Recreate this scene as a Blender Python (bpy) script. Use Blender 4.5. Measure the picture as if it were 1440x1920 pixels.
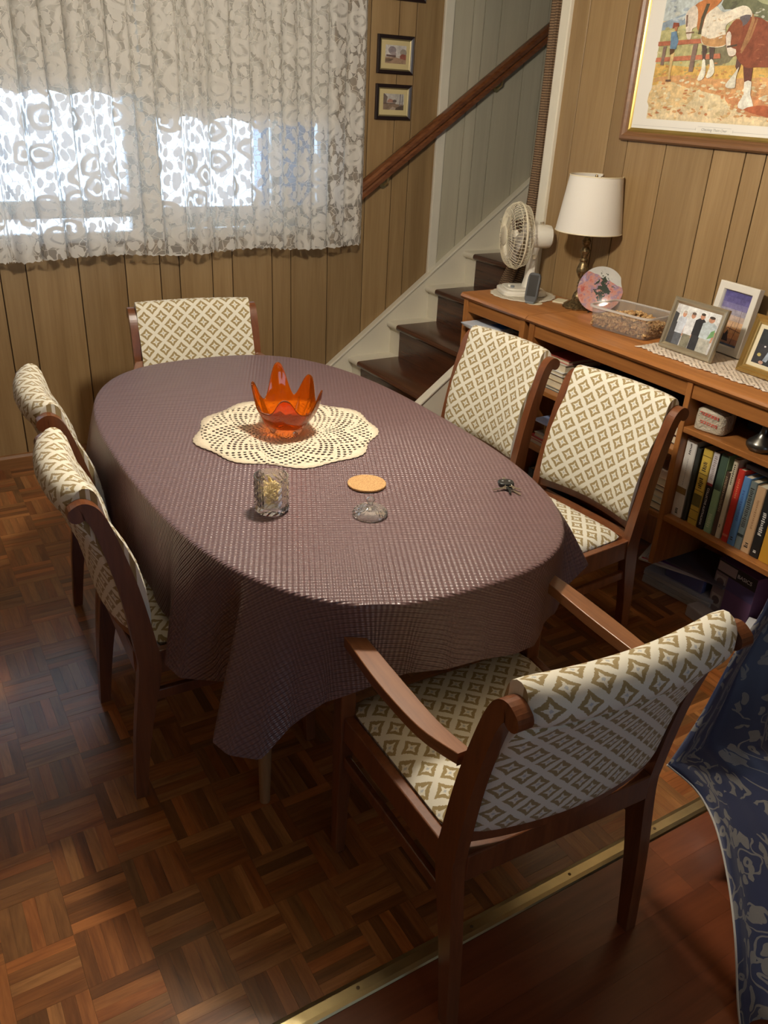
import bpy, math, random
from mathutils import Vector, Matrix
random.seed(7)
for o in list(bpy.data.objects): bpy.data.objects.remove(o)
S = bpy.context.scene
COL = S.collection
PI = math.pi
# ------------------------------------------------------------------ camera
cam = bpy.data.cameras.new('camera'); cam.lens = 28.97; cam.sensor_width = 36; cam.sensor_fit = 'AUTO'
cam.clip_start = 0.02
camo = bpy.data.objects.new('camera', cam); COL.objects.link(camo); S.camera = camo
RR = ((0.8581482, -0.51108432, 0.04872879), (0.19454174, 0.41154275, 0.89038535), (-0.47511597, -0.7546028, 0.4525919))
mw = Matrix.Identity(4)
for c_ in range(3):
    for r_ in range(3): mw[r_][c_] = RR[c_][r_]
mw.translation = (0, 0, 1.65)
camo.matrix_world = mw
# ------------------------------------------------------------------ world, lights, exposure
wd = bpy.data.worlds.new('sky'); S.world = wd; wd.use_nodes = True
bg = wd.node_tree.nodes['Background']; bg.inputs[0].default_value = (0.62, 0.78, 1.0, 1); bg.inputs[1].default_value = 3.6
S.view_settings.view_transform = 'Standard'; S.view_settings.look = 'None'
S.view_settings.gamma = 1; S.view_settings.use_curve_mapping = False
S.view_settings.exposure = 0.0
LAMP = (1.07, 1.80, 2.02); LAMP_L = 480.0; LAMP_COL = (1.0, 0.905, 0.76)
def portal(name, loc, rot, sx, sy):
    l = bpy.data.lights.new(name, 'AREA'); l.shape = 'RECTANGLE'; l.size = sx; l.size_y = sy; l.cycles.is_portal = True
    o = bpy.data.objects.new(name, l); COL.objects.link(o); o.location = loc; o.rotation_euler = rot
portal('window_portal', (0.8, 4.02, 1.6), (-PI/2, 0, 0), 2.4, 1.1)
portal('hall_fill_portal', (0.45, -2.68, 1.5), (PI/2, 0, 0), 1.5, 1.0)  # cool fill through the added opening behind the camera
# ------------------------------------------------------------------ mesh helpers
def lerp(a, b, t): return a + (b - a) * t
def cat(pts, n):
    """Catmull-Rom samples of a list of tuples"""
    out = []
    P = [pts[0]] + list(pts) + [pts[-1]]
    for i in range(1, len(P) - 2):
        for k in range(n):
            t = k / n
            out.append(tuple(0.5 * ((2*b) + (-a + c)*t + (2*a - 5*b + 4*c - d)*t*t + (-a + 3*b - 3*c + d)*t**3)
                             for a, b, c, d in zip(P[i-1], P[i], P[i+1], P[i+2])))
    out.append(tuple(pts[-1]))
    return out
class MB:
    def __init__(s): s.v = []; s.f = []; s.uv = []; s.mi = []; s.m = 0; s.M = None
    def _a(s, p):
        p = Vector(p)
        if s.M is not None: p = s.M @ p
        s.v.append(p); return len(s.v) - 1
    def face(s, idx, uv=None): s.f.append(tuple(idx)); s.uv.append(uv); s.mi.append(s.m)
    def box(s, x0, x1, y0, y1, z0, z1, bottom=True):
        b = [s._a(p) for p in ((x0,y0,z0),(x1,y0,z0),(x1,y1,z0),(x0,y1,z0),(x0,y0,z1),(x1,y0,z1),(x1,y1,z1),(x0,y1,z1))]
        fs = [(4,5,6,7),(0,1,5,4),(1,2,6,5),(2,3,7,6),(3,0,4,7)] + ([(3,2,1,0)] if bottom else [])
        for q in fs: s.face([b[i] for i in q])
        return s
    def poly(s, pts, uv=None): s.face([s._a(p) for p in pts], uv); return s
    def prism(s, poly, fn, d0, d1):
        """poly of 2-D points; fn(a,b,d) -> 3-D"""
        n = len(poly); A = [s._a(fn(a, b, d0)) for a, b in poly]; B = [s._a(fn(a, b, d1)) for a, b in poly]
        s.face(A[::-1]); s.face(B)
        for i in range(n): s.face((A[i], A[(i+1) % n], B[(i+1) % n], B[i]))
        return s
    def grid(s, rows, uvs=None, closed=False):
        """rows: list of lists of points"""
        I = [[s._a(p) for p in r] for r in rows]
        m = len(I[0])
        for i in range(len(I)-1):
            for j in range(m if closed else m-1):
                k = (j+1) % m
                uv = None
                if uvs: uv = (uvs[i][j], uvs[i][k] if k or not closed else uvs[i][j], uvs[i+1][k] if k or not closed else uvs[i+1][j], uvs[i+1][j])
                s.face((I[i][j], I[i][k], I[i+1][k], I[i+1][j]), uv)
        return I
    def lathe(s, prof, n=24, c=(0,0,0), cap=True, axis='z'):
        def pt(r, h, a):
            x, y = r*math.cos(a), r*math.sin(a)
            q = (x, y, h) if axis == 'z' else ((h, x, y) if axis == 'x' else (x, h, y))
            return (c[0]+q[0], c[1]+q[1], c[2]+q[2])
        rows = [[pt(r, h, 2*PI*k/n) for k in range(n)] for r, h in prof]
        I = s.grid(rows, None, True)
        if cap: s.face(I[0][::-1]); s.face(I[-1])
        return s
    def tube(s, path, r, n=8, closed=False, cap=True):
        path = [Vector(p) for p in path]; m = len(path); rows = []; up = Vector((0.31, 0.17, 0.93)).normalized()
        for i, p in enumerate(path):
            a = path[(i-1) % m] if closed or i else p; b = path[(i+1) % m] if closed or i < m-1 else p
            t = (b - a).normalized(); u = t.cross(up)
            if u.length < 1e-3: u = t.cross(Vector((1, 0, 0)))
            u.normalize(); w = t.cross(u); up = -w if False else up
            rr = r[i] if isinstance(r, (list, tuple)) else r
            rows.append([p + (u*math.cos(2*PI*k/n) + w*math.sin(2*PI*k/n))*rr for k in range(n)])
        if closed: rows.append(rows[0])
        I = s.grid(rows, None, True)
        if cap and not closed: s.face(I[0][::-1]); s.face(I[-1])
        return s
    def ball(s, c, rx, ry=None, rz=None, n=12, m=8):
        ry = ry or rx; rz = rz or rx
        rows = [[(c[0]+rx*math.sin(PI*i/m)*math.cos(2*PI*k/n), c[1]+ry*math.sin(PI*i/m)*math.sin(2*PI*k/n), c[2]-rz*math.cos(PI*i/m)) for k in range(n)] for i in range(1, m)]
        I = s.grid(rows, None, True); s.face(I[0][::-1]); s.face(I[-1])
        return s
    def build(s, name, mat, parent=None, smooth=False, bevel=0, origin=None, seg=2, angle=40):
        me = bpy.data.meshes.new(name)
        off = Vector(origin) if origin else Vector((0, 0, 0))
        me.from_pydata([tuple(p - off) for p in s.v], [], s.f)
        mats = mat if isinstance(mat, (list, tuple)) else [mat]
        for m_ in mats: me.materials.append(m_)
        if len(mats) > 1: me.polygons.foreach_set('material_index', s.mi)
        if any(u is not None for u in s.uv):
            l = me.uv_layers.new(name='UVMap'); k = 0
            for f, u in zip(s.f, s.uv):
                for j in range(len(f)):
                    l.data[k].uv = u[j] if u else (s.v[f[j]][0], s.v[f[j]][1]); k += 1
        me.validate(); me.update()
        if smooth:
            me.polygons.foreach_set('use_smooth', [True]*len(me.polygons)); me.set_sharp_from_angle(angle=math.radians(angle))
        o = bpy.data.objects.new(name, me); COL.objects.link(o)
        if origin: o.location = off
        if parent: o.parent = parent
        if bevel:
            b = o.modifiers.new('bevel', 'BEVEL'); b.width = bevel; b.segments = seg; b.limit_method = 'ANGLE'; b.angle_limit = math.radians(35)
        return o
def empty(name, loc, rz=0):
    o = bpy.data.objects.new(name, None); COL.objects.link(o); o.location = loc; o.rotation_euler = (0, 0, rz); o.empty_display_size = 0.05
    return o
def tag(o, label=None, catg=None, group=None, kind=None):
    if label: o['label'] = label
    if catg: o['category'] = catg
    if group: o['group'] = group
    if kind: o['kind'] = kind
    return o
def thing(name, loc, label, catg, rz=0, group=None): return tag(empty(name, loc, rz), label, catg, group)
def copy_tree(o, parent=None):
    c = o.copy(); COL.objects.link(c); c.parent = parent
    for ch in list(o.children): copy_tree(ch, c)
    return c
def rbox(name, x0, x1, y0, y1, z0, z1, mat, parent=None, bevel=0.003, **k):
    return MB().box(x0, x1, y0, y1, z0, z1).build(name, mat, parent, bevel=bevel, **k)
def text(name, body, size, mat, parent, M, extrude=0.0003, align='CENTER', shear=0):
    cu = bpy.data.curves.new(name, 'FONT'); cu.body = body; cu.size = size; cu.extrude = extrude; cu.align_x = align; cu.align_y = 'CENTER'; cu.shear = shear
    t = bpy.data.objects.new(name, cu); COL.objects.link(t)
    dg = bpy.context.evaluated_depsgraph_get(); me = bpy.data.meshes.new_from_object(t.evaluated_get(dg))
    bpy.data.objects.remove(t); me.transform(M); me.materials.clear(); me.materials.append(mat)
    o = bpy.data.objects.new(name, me); COL.objects.link(o); o.parent = parent
    return o
# ------------------------------------------------------------------ material helpers
class NT:
    def __init__(s, name):
        s.mat = bpy.data.materials.new(name); s.mat.use_nodes = True; s.nt = s.mat.node_tree; s.nt.nodes.clear()
        s.out = s.nt.nodes.new('ShaderNodeOutputMaterial')
    def n(s, typ, ins=None, **props):
        d = s.nt.nodes.new('ShaderNode' + typ)
        for k, v in props.items(): setattr(d, k, v)
        for k, v in (ins or {}).items():
            if hasattr(v, 'is_output'): s.nt.links.new(v, d.inputs[k])
            else: d.inputs[k].default_value = v
        return d
    def m(s, op, a, b=0.0, c=0.0, clamp=False):
        d = s.n('Math', {0: a, 1: b, 2: c}, operation=op, use_clamp=clamp); return d.outputs[0]
    def vm(s, op, a, b=(0, 0, 0)):
        d = s.n('VectorMath', {0: a, 1: b}, operation=op); return d.outputs[0]
    def mix(s, f, a, b, blend='MIX'):
        d = s.n('Mix', {0: f, 6: a, 7: b}, data_type='RGBA', blend_type=blend); return d.outputs[2]
    def coord(s, k='Object'): return s.n('TexCoord').outputs[k]
    def rand(s):
        return s.m('FRACT', s.m('ADD', s.n('ObjectInfo').outputs['Random'], s.n('NewGeometry').outputs['Random Per Island']))
    def noise(s, vec, scale, detail=2.0, rough=0.5, dist=0.0):
        d = s.n('TexNoise', {'Vector': vec, 'Scale': scale, 'Detail': detail, 'Roughness': rough, 'Distortion': dist}); return d.outputs[0]
    def scale(s, vec, sc): return s.vm('MULTIPLY', vec, sc)
    def ramp(s, f, stops):
        d = s.n('ValToRGB', {0: f}); e = d.color_ramp.elements
        while len(e) < len(stops): e.new(0.5)
        for el, (p, c) in zip(e, stops): el.position = p; el.color = (*c, 1)
        return d.outputs[0]
    def bump(s, h, strength=0.3, dist=0.002): return s.n('Bump', {'Height': h, 'Strength': strength, 'Distance': dist}).outputs[0]
    def pbr(s, color, rough=0.5, normal=None, **k):
        ins = {'Base Color': color, 'Roughness': rough}
        if normal is not None: ins['Normal'] = normal
        ins.update(k)
        d = s.n('BsdfPrincipled', ins); return d.outputs[0]
    def done(s, sh): s.nt.links.new(sh, s.out.inputs[0]); return s.mat
def c4(c): return (*c, 1)
def plain(name, col, rough=0.5, metal=0.0, var=0.0, **k):
    t = NT(name); c = c4(col)
    if var:
        nz = t.noise(t.coord(), 14.0, 3.0)
        c = t.mix(nz, c4([max(0, x*(1-var)) for x in col]), c4([min(1, x*(1+var)) for x in col]))
    return t.done(t.pbr(c, rough, Metallic=metal, **k))
def wood(name, dark, light, axis=2, freq=40.0, rough=0.4, var=0.35, stretch=0.06, bump=0.05, contrast=(0.3, 0.72), coat=0.0, hue=None):
    t = NT(name); r = t.rand()
    off = t.n('CombineXYZ', {0: t.m('MULTIPLY', r, 13.7), 1: t.m('MULTIPLY', r, 7.3), 2: t.m('MULTIPLY', r, 23.1)}).outputs[0]
    v = t.vm('ADD', t.coord(), off)
    sc = [1.0, 1.0, 1.0]; sc[axis] = stretch
    v = t.scale(v, tuple(sc))
    n1 = t.noise(v, freq*0.35, 3.0, 0.6, 1.6); n2 = t.noise(v, freq*3.0, 2.0, 0.6, 0.4)
    g = t.m('ADD', t.m('MULTIPLY', n1, 0.7), t.m('MULTIPLY', n2, 0.3))
    col = t.ramp(g, [(contrast[0], dark), (contrast[1], light)])
    br = t.m('ADD', 1.0 - var*0.5, t.m('MULTIPLY', r, var))
    col = t.mix(1.0, col, t.n('CombineColor', {0: br, 1: br, 2: br}).outputs[0], 'MULTIPLY')
    if hue:
        r2 = t.m('FRACT', t.m('MULTIPLY', r, 7.31))
        col = t.mix(r2, col, t.mix(1.0, col, c4(hue), 'MULTIPLY'))
    return t.done(t.pbr(col, rough, t.bump(g, bump, 0.002), **({'Coat Weight': coat, 'Coat Roughness': 0.15} if coat else {})))
# ------------------------------------------------------------------ materials
M = {}
M['plank'] = wood('panel_wood', (0.245, 0.150, 0.062), (0.375, 0.252, 0.120), 2, 34, 0.5, 0.22, 0.05, 0.03)
M['groove'] = plain('groove_brown', (0.06, 0.03, 0.012), 0.8)
M['gray'] = wood('painted_grey_panel', (0.46, 0.425, 0.32), (0.54, 0.505, 0.385), 2, 30, 0.5, 0.14, 0.05, 0.03)
M['white'] = plain('cream_gloss_paint', (0.76, 0.72, 0.60), 0.35, var=0.04)
M['winwhite'] = plain('window_white', (0.74, 0.74, 0.70), 0.4)
M['ceil'] = plain('ceiling_paint', (0.42, 0.36, 0.27), 0.9)
M['parquet'] = wood('parquet', (0.115, 0.044, 0.014), (0.41, 0.190, 0.062), 1, 60, 0.3, 0.9, 0.10, 0.05, (0.25, 0.8), 0.35, (1.1, 0.8, 0.62))
M['parquetx'] = wood('parquet_across', (0.115, 0.044, 0.014), (0.41, 0.190, 0.062), 0, 60, 0.3, 0.9, 0.10, 0.05, (0.25, 0.8), 0.35, (1.1, 0.8, 0.62))
M['redboard'] = wood('red_boards', (0.16, 0.040, 0.016), (0.30, 0.085, 0.030), 0, 26, 0.3, 0.7, 0.08, 0.03, (0.3, 0.7), 0.3)
M['skirt'] = wood('skirting', (0.15, 0.065, 0.022), (0.30, 0.14, 0.05), 0, 40, 0.4)
M['stair'] = wood('stair_timber', (0.040, 0.013, 0.008), (0.125, 0.045, 0.020), 1, 34, 0.22, 0.3, 0.06, 0.03, (0.3, 0.7), 0.3)
M['rail'] = wood('handrail_timber', (0.10, 0.032, 0.012), (0.24, 0.090, 0.032), 0, 50, 0.25, 0.1, 0.07, 0.03, (0.3, 0.7), 0.3)
M['brass'] = plain('brass', (0.60, 0.52, 0.30), 0.32, 1.0, 0.25)
M['screw'] = plain('old_screw', (0.16, 0.12, 0.07), 0.5, 0.8)
M['cabinet'] = wood('cabinet_timber', (0.26, 0.095, 0.025), (0.48, 0.20, 0.058), 1, 34, 0.28, 0.2, 0.05, 0.03, (0.3, 0.75), 0.25)
M['cabinetx'] = wood('cabinet_timber_upright', (0.26, 0.095, 0.025), (0.48, 0.20, 0.058), 2, 34, 0.32, 0.2, 0.05, 0.03, (0.3, 0.75), 0.2)
M['chairwood'] = wood('chair_timber', (0.105, 0.032, 0.012), (0.215, 0.073, 0.026), 2, 46, 0.3, 0.12, 0.07, 0.03, (0.3, 0.72), 0.2)
M['armwood'] = wood('chair_arm_timber', (0.15, 0.055, 0.022), (0.29, 0.12, 0.048), 1, 46, 0.3, 0.12, 0.07, 0.03, (0.3, 0.72), 0.25)
M['tableleg'] = wood('table_timber', (0.22, 0.11, 0.045), (0.36, 0.20, 0.09), 2, 40, 0.4)
def fabric_mat():
    t = NT('quatrefoil_fabric'); uv = t.coord('UV')
    P = 0.0466; k = 1/(P*math.sqrt(2))
    s3 = t.n('SeparateXYZ', {0: uv}); u, v = s3.outputs[0], s3.outputs[1]
    wob = t.m('MULTIPLY', t.m('SUBTRACT', t.noise(uv, 260.0, 1.0), 0.5), 0.10)
    p = t.m('ADD', t.m('MULTIPLY', t.m('ADD', u, v), k), wob); q = t.m('ADD', t.m('MULTIPLY', t.m('SUBTRACT', u, v), k), wob)
    a = t.m('ABSOLUTE', t.m('SUBTRACT', t.m('FRACT', p), 0.5)); b = t.m('ABSOLUTE', t.m('SUBTRACT', t.m('FRACT', q), 0.5))
    mx = t.m('MAXIMUM', a, b); mn = t.m('MINIMUM', a, b)
    fo = t.m('SUBTRACT', mx, t.m('MULTIPLY', mn, 0.11))
    fi = t.m('SUBTRACT', mx, t.m('MULTIPLY', mn, 0.36))
    def step(x, e): return t.m('MULTIPLY', t.m('SUBTRACT', x, e - 0.008), 60.0, clamp=True)
    outer = t.m('SUBTRACT', 1.0, step(fo, 0.330)); inner = step(fi, 0.140)
    band = t.m('MULTIPLY', outer, inner)
    cen = t.m('SUBTRACT', 1.0, step(mx, 0.062))
    weave = t.noise(uv, 900.0, 2.0)
    base = t.mix(weave, (0.66, 0.63, 0.52, 1), (0.82, 0.79, 0.68, 1))
    gold = t.mix(weave, (0.27, 0.195, 0.080, 1), (0.39, 0.295, 0.135, 1))
    col = t.mix(band, base, gold)
    col = t.mix(t.m('MULTIPLY', cen, 0.75), col, (0.40, 0.43, 0.46, 1))
    return t.done(t.pbr(col, 0.9, t.bump(t.m('ADD', weave, band), 0.25, 0.001), **{'Sheen Weight': 0.2}))
M['fabric'] = fabric_mat()
def cloth_mat():
    t = NT('vinyl_tablecloth'); uv = t.coord('UV'); s3 = t.n('SeparateXYZ', {0: uv}); u, v = s3.outputs[0], s3.outputs[1]
    w = 2*PI/0.0165
    rot = 0.35
    uu = t.m('ADD', t.m('MULTIPLY', u, w*math.cos(rot)), t.m('MULTIPLY', v, w*math.sin(rot)))
    vv = t.m('SUBTRACT', t.m('MULTIPLY', v, w*math.cos(rot)), t.m('MULTIPLY', u, w*math.sin(rot)))
    h = t.m('MULTIPLY', t.m('SINE', uu), t.m('SINE', vv))
    h2 = t.m('ADD', h, t.m('MULTIPLY', t.m('SINE', t.m('MULTIPLY', t.m('ADD', uu, vv), 2.0)), 0.5))
    crease = t.noise(t.scale(uv, (1.0, 3.0, 1.0)), 1.6, 2.0)
    f = t.m('MULTIPLY', t.m('ADD', h2, 1.0), 0.5, clamp=True)
    col = t.mix(f, (0.128, 0.072, 0.076, 1), (0.168, 0.100, 0.101, 1))
    return t.done(t.pbr(col, 0.33, t.bump(h2, 0.8, 0.0012), **{'Specular IOR Level': 0.6}))
M['cloth'] = cloth_mat()
def lace_mat(border):
    t = NT('lace_net'); uv = t.coord('UV'); s3 = t.n('SeparateXYZ', {0: uv}); v = s3.outputs[1]
    warp = t.vm('ADD', uv, t.vm('MULTIPLY', t.n('TexNoise', {'Vector': uv, 'Scale': 18.0, 'Detail': 1.0}).outputs[1], (0.035, 0.035, 0.0)))
    d1 = t.n('TexVoronoi', {'Vector': warp, 'Scale': 6.2, 'Randomness': 0.8}, voronoi_dimensions='2D').outputs[0]
    ring = t.m('MULTIPLY', t.m('ADD', t.m('SINE', t.m('MULTIPLY', d1, 34.0)), 2.2), 0.45, clamp=True)
    rose = t.m('MULTIPLY', t.m('LESS_THAN', d1, 0.34), ring)
    d2 = t.n('TexVoronoi', {'Vector': t.scale(warp, (1.0, 0.5, 1.0)), 'Scale': 42.0, 'Randomness': 1.0}, voronoi_dimensions='2D').outputs[0]
    leaf = t.m('MULTIPLY', t.m('LESS_THAN', d2, 0.40), 0.93)
    d3 = t.n('TexVoronoi', {'Vector': warp, 'Scale': 36.0, 'Randomness': 1.0}, voronoi_dimensions='2D', feature='DISTANCE_TO_EDGE').outputs[0]
    stem = t.m('MULTIPLY', t.m('LESS_THAN', d3, 0.035), 0.9)
    mot = t.m('MAXIMUM', t.m('MAXIMUM', rose, leaf), stem)
    net = 0.34
    op = t.m('MAXIMUM', mot, net)
    hem = t.m('LESS_THAN', v, border)
    op = t.m('MAXIMUM', t.m('MULTIPLY', op, t.m('SUBTRACT', 1.0, t.m('MULTIPLY', hem, 0.0))), t.m('MULTIPLY', t.m('LESS_THAN', v, border - 0.085), 0.95))
    dif = t.n('BsdfDiffuse', {0: (0.74, 0.725, 0.68, 1)}).outputs[0]; tr = t.n('BsdfTranslucent', {0: (0.80, 0.80, 0.78, 1)}).outputs[0]
    sh = t.n('MixShader', {0: 0.20, 1: dif, 2: tr}).outputs[0]
    tp = t.n('BsdfTransparent').outputs[0]
    return t.done(t.n('MixShader', {0: op, 1: tp, 2: sh}).outputs[0])
M['lace'] = lace_mat(1.04)
def doily_mat(name, R, col):
    t = NT(name); uv = t.coord('UV'); s3 = t.n('SeparateXYZ', {0: uv}); u, v = s3.outputs[0], s3.outputs[1]
    r = t.m('DIVIDE', t.m('SQRT', t.m('ADD', t.m('MULTIPLY', u, u), t.m('MULTIPLY', v, v))), R); a = t.m('ARCTAN2', v, u)
    star = t.m('MULTIPLY', t.m('COSINE', t.m('MULTIPLY', a, 9.0)), 0.09)
    rs = t.m('ADD', r, star)
    def cells(na, nr, th, ph=0.0):
        ca = t.m('SINE', t.m('MULTIPLY', a, na)); cr = t.m('SINE', t.m('ADD', t.m('MULTIPLY', r, nr), ph))
        return t.m('GREATER_THAN', t.m('MULTIPLY', ca, cr), th)
    def band(x, lo, hi): return t.m('MULTIPLY', t.m('GREATER_THAN', x, lo), t.m('LESS_THAN', x, hi))
    h = t.m('MULTIPLY', cells(48.0, 75.0, 0.18), band(rs, 0.50, 0.74))
    h = t.m('MAXIMUM', h, t.m('MULTIPLY', cells(30.0, 95.0, 0.45), band(rs, 0.12, 0.46)))
    h = t.m('MAXIMUM', h, t.m('MULTIPLY', cells(63.0, 70.0, 0.28, 1.0), band(rs, 0.79, 1.0)))
    h = t.m('MULTIPLY', h, t.m('LESS_THAN', r, 0.95))
    n = t.noise(uv, 400.0, 2.0)
    sh = t.pbr(t.mix(n, c4([x*0.85 for x in col]), c4(col)), 0.9, t.bump(n, 0.5, 0.001))
    return t.done(t.n('MixShader', {0: h, 1: sh, 2: t.n('BsdfTransparent').outputs[0]}).outputs[0])
def glass(name, tint, rough=0.02, refr=0.35, ior=1.45, glint=0.0):
    t = NT(name); fr = t.n('Fresnel', {0: ior}).outputs[0]
    tp = t.n('BsdfTransparent', {0: c4(tint)}).outputs[0]; rf = t.n('BsdfRefraction', {0: c4(tint), 1: rough, 2: ior}).outputs[0]
    gl = t.n('BsdfGlossy', {0: (1, 1, 1, 1), 1: rough}).outputs[0]
    body = t.n('MixShader', {0: refr, 1: tp, 2: rf}).outputs[0]
    if glint: body = t.n('MixShader', {0: glint, 1: body, 2: t.n('BsdfDiffuse', {0: (0.9, 0.9, 0.88, 1)}).outputs[0]}).outputs[0]  # diffuse white mixed in, standing in for bright cut-glass reflections
    return t.done(t.n('MixShader', {0: fr, 1: body, 2: gl}).outputs[0])
M['pane'] = glass('window_glass', (0.96, 0.98, 1.0), 0.0, 0.0)
t = NT('orange_glass'); fr = t.n('Fresnel', {0: 1.45}).outputs[0]
_tp = t.n('BsdfTransparent', {0: (1.0, 0.50, 0.10, 1)}).outputs[0]; _df = t.n('BsdfDiffuse', {0: (1.0, 0.20, 0.005, 1)}).outputs[0]; _tl = t.n('BsdfTranslucent', {0: (1.0, 0.22, 0.005, 1)}).outputs[0]
_rf = t.n('BsdfRefraction', {0: (1.0, 0.50, 0.08, 1), 1: 0.02, 2: 1.4}).outputs[0]; _gl = t.n('BsdfGlossy', {0: (1, 1, 1, 1), 1: 0.03}).outputs[0]
_m1 = t.n('MixShader', {0: 0.5, 1: _df, 2: _tl}).outputs[0]; _m2 = t.n('MixShader', {0: 0.25, 1: _tp, 2: _rf}).outputs[0]
M['orangeglass'] = t.done(t.n('MixShader', {0: fr, 1: t.n('MixShader', {0: 0.22, 1: _m2, 2: _m1}).outputs[0], 2: _gl}).outputs[0])
M['clearglass'] = glass('clear_glass', (0.99, 0.99, 0.985), 0.02, 0.22, 1.5, 0.07)
M['plastic_clear'] = glass('clear_plastic', (0.93, 0.91, 0.90), 0.25, 0.0, 1.3)
# ------------------------------------------------------------------ the setting
def struct(o): o['kind'] = 'structure'; return o
H_C = 2.45
WX0, WX1, WZ0, WZ1 = -0.42, 2.03, 1.03, 2.14
# floors
FX0, FX1, FY0, FY1 = -1.3, 2.63, 0.925, 3.895
fl = struct(MB().box(-1.5, 2.72, 0.905, 4.0, -0.06, -0.006).build('floor', M['groove']))
fl2 = struct(MB().box(-1.5, 2.72, -2.7, 0.905, -0.06, -0.006).build('floor_hall', M['groove']))
BL = 0.137; SW = BL/5
def strip_me(across, l, w):
    b = MB(); g = 0.00015
    if across: b.box(-l/2+g, l/2-g, -w/2+g, w/2-g, -0.006, 0, False)
    else: b.box(-w/2+g, w/2-g, -l/2+g, l/2-g, -0.006, 0, False)
    return b
strips = []
i0 = math.floor((FX0-0.0925)/BL); i1 = math.ceil((FX1-0.0925)/BL); j0 = math.floor((FY0-1.446)/BL); j1 = math.ceil((FY1-1.446)/BL)
fw = Vector((RR[2][0], RR[2][1], RR[2][2]))*-1; rt = Vector(RR[0]); up = Vector(RR[1])
def inframe(p):
    d = Vector(p) - Vector((0, 0, 1.65)); z = d.dot(fw)
    return z > 0.1 and abs(d.dot(rt)/z) < 0.466 and abs(d.dot(up)/z) < 0.621
for i in range(i0, i1):
    for j in range(j0, j1):
        bx, by = 0.0925+i*BL, 1.446+j*BL; across = (i+j) % 2 == (0 + 1) % 2
        for k in range(5):
            if across: r = [bx, bx+BL, by+k*SW, by+(k+1)*SW]
            else: r = [bx+k*SW, bx+(k+1)*SW, by, by+BL]
            r = [max(r[0], FX0), min(r[1], FX1), max(r[2], FY0), min(r[3], FY1)]
            if r[1]-r[0] < 0.004 or r[3]-r[2] < 0.004: continue
            strips.append((across, r))
def hidden(x, y): return (0.5 < x < 1.45 and 1.5 < y < 2.9) or x > 1.7 or (x > 0.75 and 1.0 < y < 1.5)
cand = [s for s in strips if inframe(((s[1][0]+s[1][1])/2, (s[1][2]+s[1][3])/2, 0)) and not hidden((s[1][0]+s[1][1])/2, (s[1][2]+s[1][3])/2)
        and abs(s[1][1]-s[1][0]-(BL if s[0] else SW)) < 1e-6 and abs(s[1][3]-s[1][2]-(SW if s[0] else BL)) < 1e-6]
cand.sort(key=lambda s: (s[1][0]+s[1][1])**2/4 + (s[1][2]+s[1][3])**2/4)
near = set(map(id, cand[:300]))
pm = {}
rest = {True: MB(), False: MB()}
for s in strips:
    a, r = s
    if id(s) in near:
        if a not in pm:
            o = strip_me(a, BL, SW).build('parquet_strip', M['parquetx' if a else 'parquet'], fl); pm[a] = o.data
        else:
            o = bpy.data.objects.new('parquet_strip', pm[a]); COL.objects.link(o); o.parent = fl
        o.location = ((r[0]+r[1])/2, (r[2]+r[3])/2, random.uniform(-0.0004, 0.0002))
    else:
        g = 0.00015; rest[a].box(r[0]+g, r[1]-g, r[2]+g, r[3]-g, -0.006, random.uniform(-0.0004, 0.0002), False)
for a in (True, False):
    tag(rest[a].build('parquet_strips', M['parquetx' if a else 'parquet'], fl), kind='stuff')
# red hall boards
bw = 0.0755; row = 0; y = 0.882
while y > -1.5:
    x = -1.3 - random.uniform(0, 0.8)
    if row == 0: x = 1.389 - 3*0.95
    if row == 1: x = 1.389 - 3*0.95
    while x < 2.62:
        L = 0.95 if row < 2 else random.uniform(0.7, 1.25)
        a, b = max(x, -1.3), min(x+L, 2.62)
        if b - a > 0.05:
            o = MB().box(-(b-a)/2+0.00015, (b-a)/2-0.00015, -bw/2+0.00015, bw/2-0.00015, -0.006, 0, False).build('floor_board', M['redboard'], fl2); o.location = ((a+b)/2, y-bw/2, 0)
        x += L
    y -= bw; row += 1
st = MB(); st.prism([(0.883, 0), (0.927, 0), (0.924, 0.004), (0.915, 0.0065), (0.895, 0.0065), (0.886, 0.004)], lambda a, b, d: (d, a, b), -1.3, 2.6)
t1 = struct(st.build('trim_1', M['brass']))
for k in range(13):
    MB().lathe([(0.004, 0), (0.004, 0.0007), (0.002, 0.001)], 10).build('screw', M['screw'], t1).location = (-1.17+k*0.29, 0.905, 0.0064)
# back wall
wb = MB()
wb.box(-1.5, WX0, 3.905, 4.0, 0, H_C).box(WX1, 4.5, 3.905, 4.0, 0, 3.6).box(WX0, WX1, 3.905, 4.0, 0, WZ0).box(WX0, WX1, 3.905, 4.0, WZ1, H_C)
wall_b = struct(wb.build('wall_back', M['groove']))
gx = [-1.5, -1.32, -1.1, -0.99, -0.8, -0.62, -0.46, -0.3, -0.2, 0.0, 0.13, 0.28, 0.46, 0.566, 0.785, 0.99, 1.15, 1.242, 1.404, 1.506, 1.715, 1.818, 2.025, 2.235, 2.39, 2.488, 2.65]
def plank_b(a, b, z0, z1, m):
    gp = 0.0032 if m is M['gray'] else 0.0022
    o = MB().box(-(b-a)/2+gp, (b-a)/2-gp, -0.004, 0.004, 0, z1-z0).build('plank', m, wall_b, bevel=0.0 if m is M['gray'] else 0.0015, seg=1)
    o.location = ((a+b)/2, 3.901, z0)
for a, b in zip(gx, gx[1:]):
    if b > WX0 and a < WX1:
        plank_b(a, b, 0.0, WZ0, M['plank']); plank_b(a, b, WZ1, H_C, M['plank'])
        if a < WX0: plank_b(a, WX0, WZ0, WZ1, M['plank'])
        if b > WX1: plank_b(WX1, b, WZ0, WZ1, M['plank'])
    else: plank_b(a, b, 0.0, H_C, M['plank'])
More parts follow.
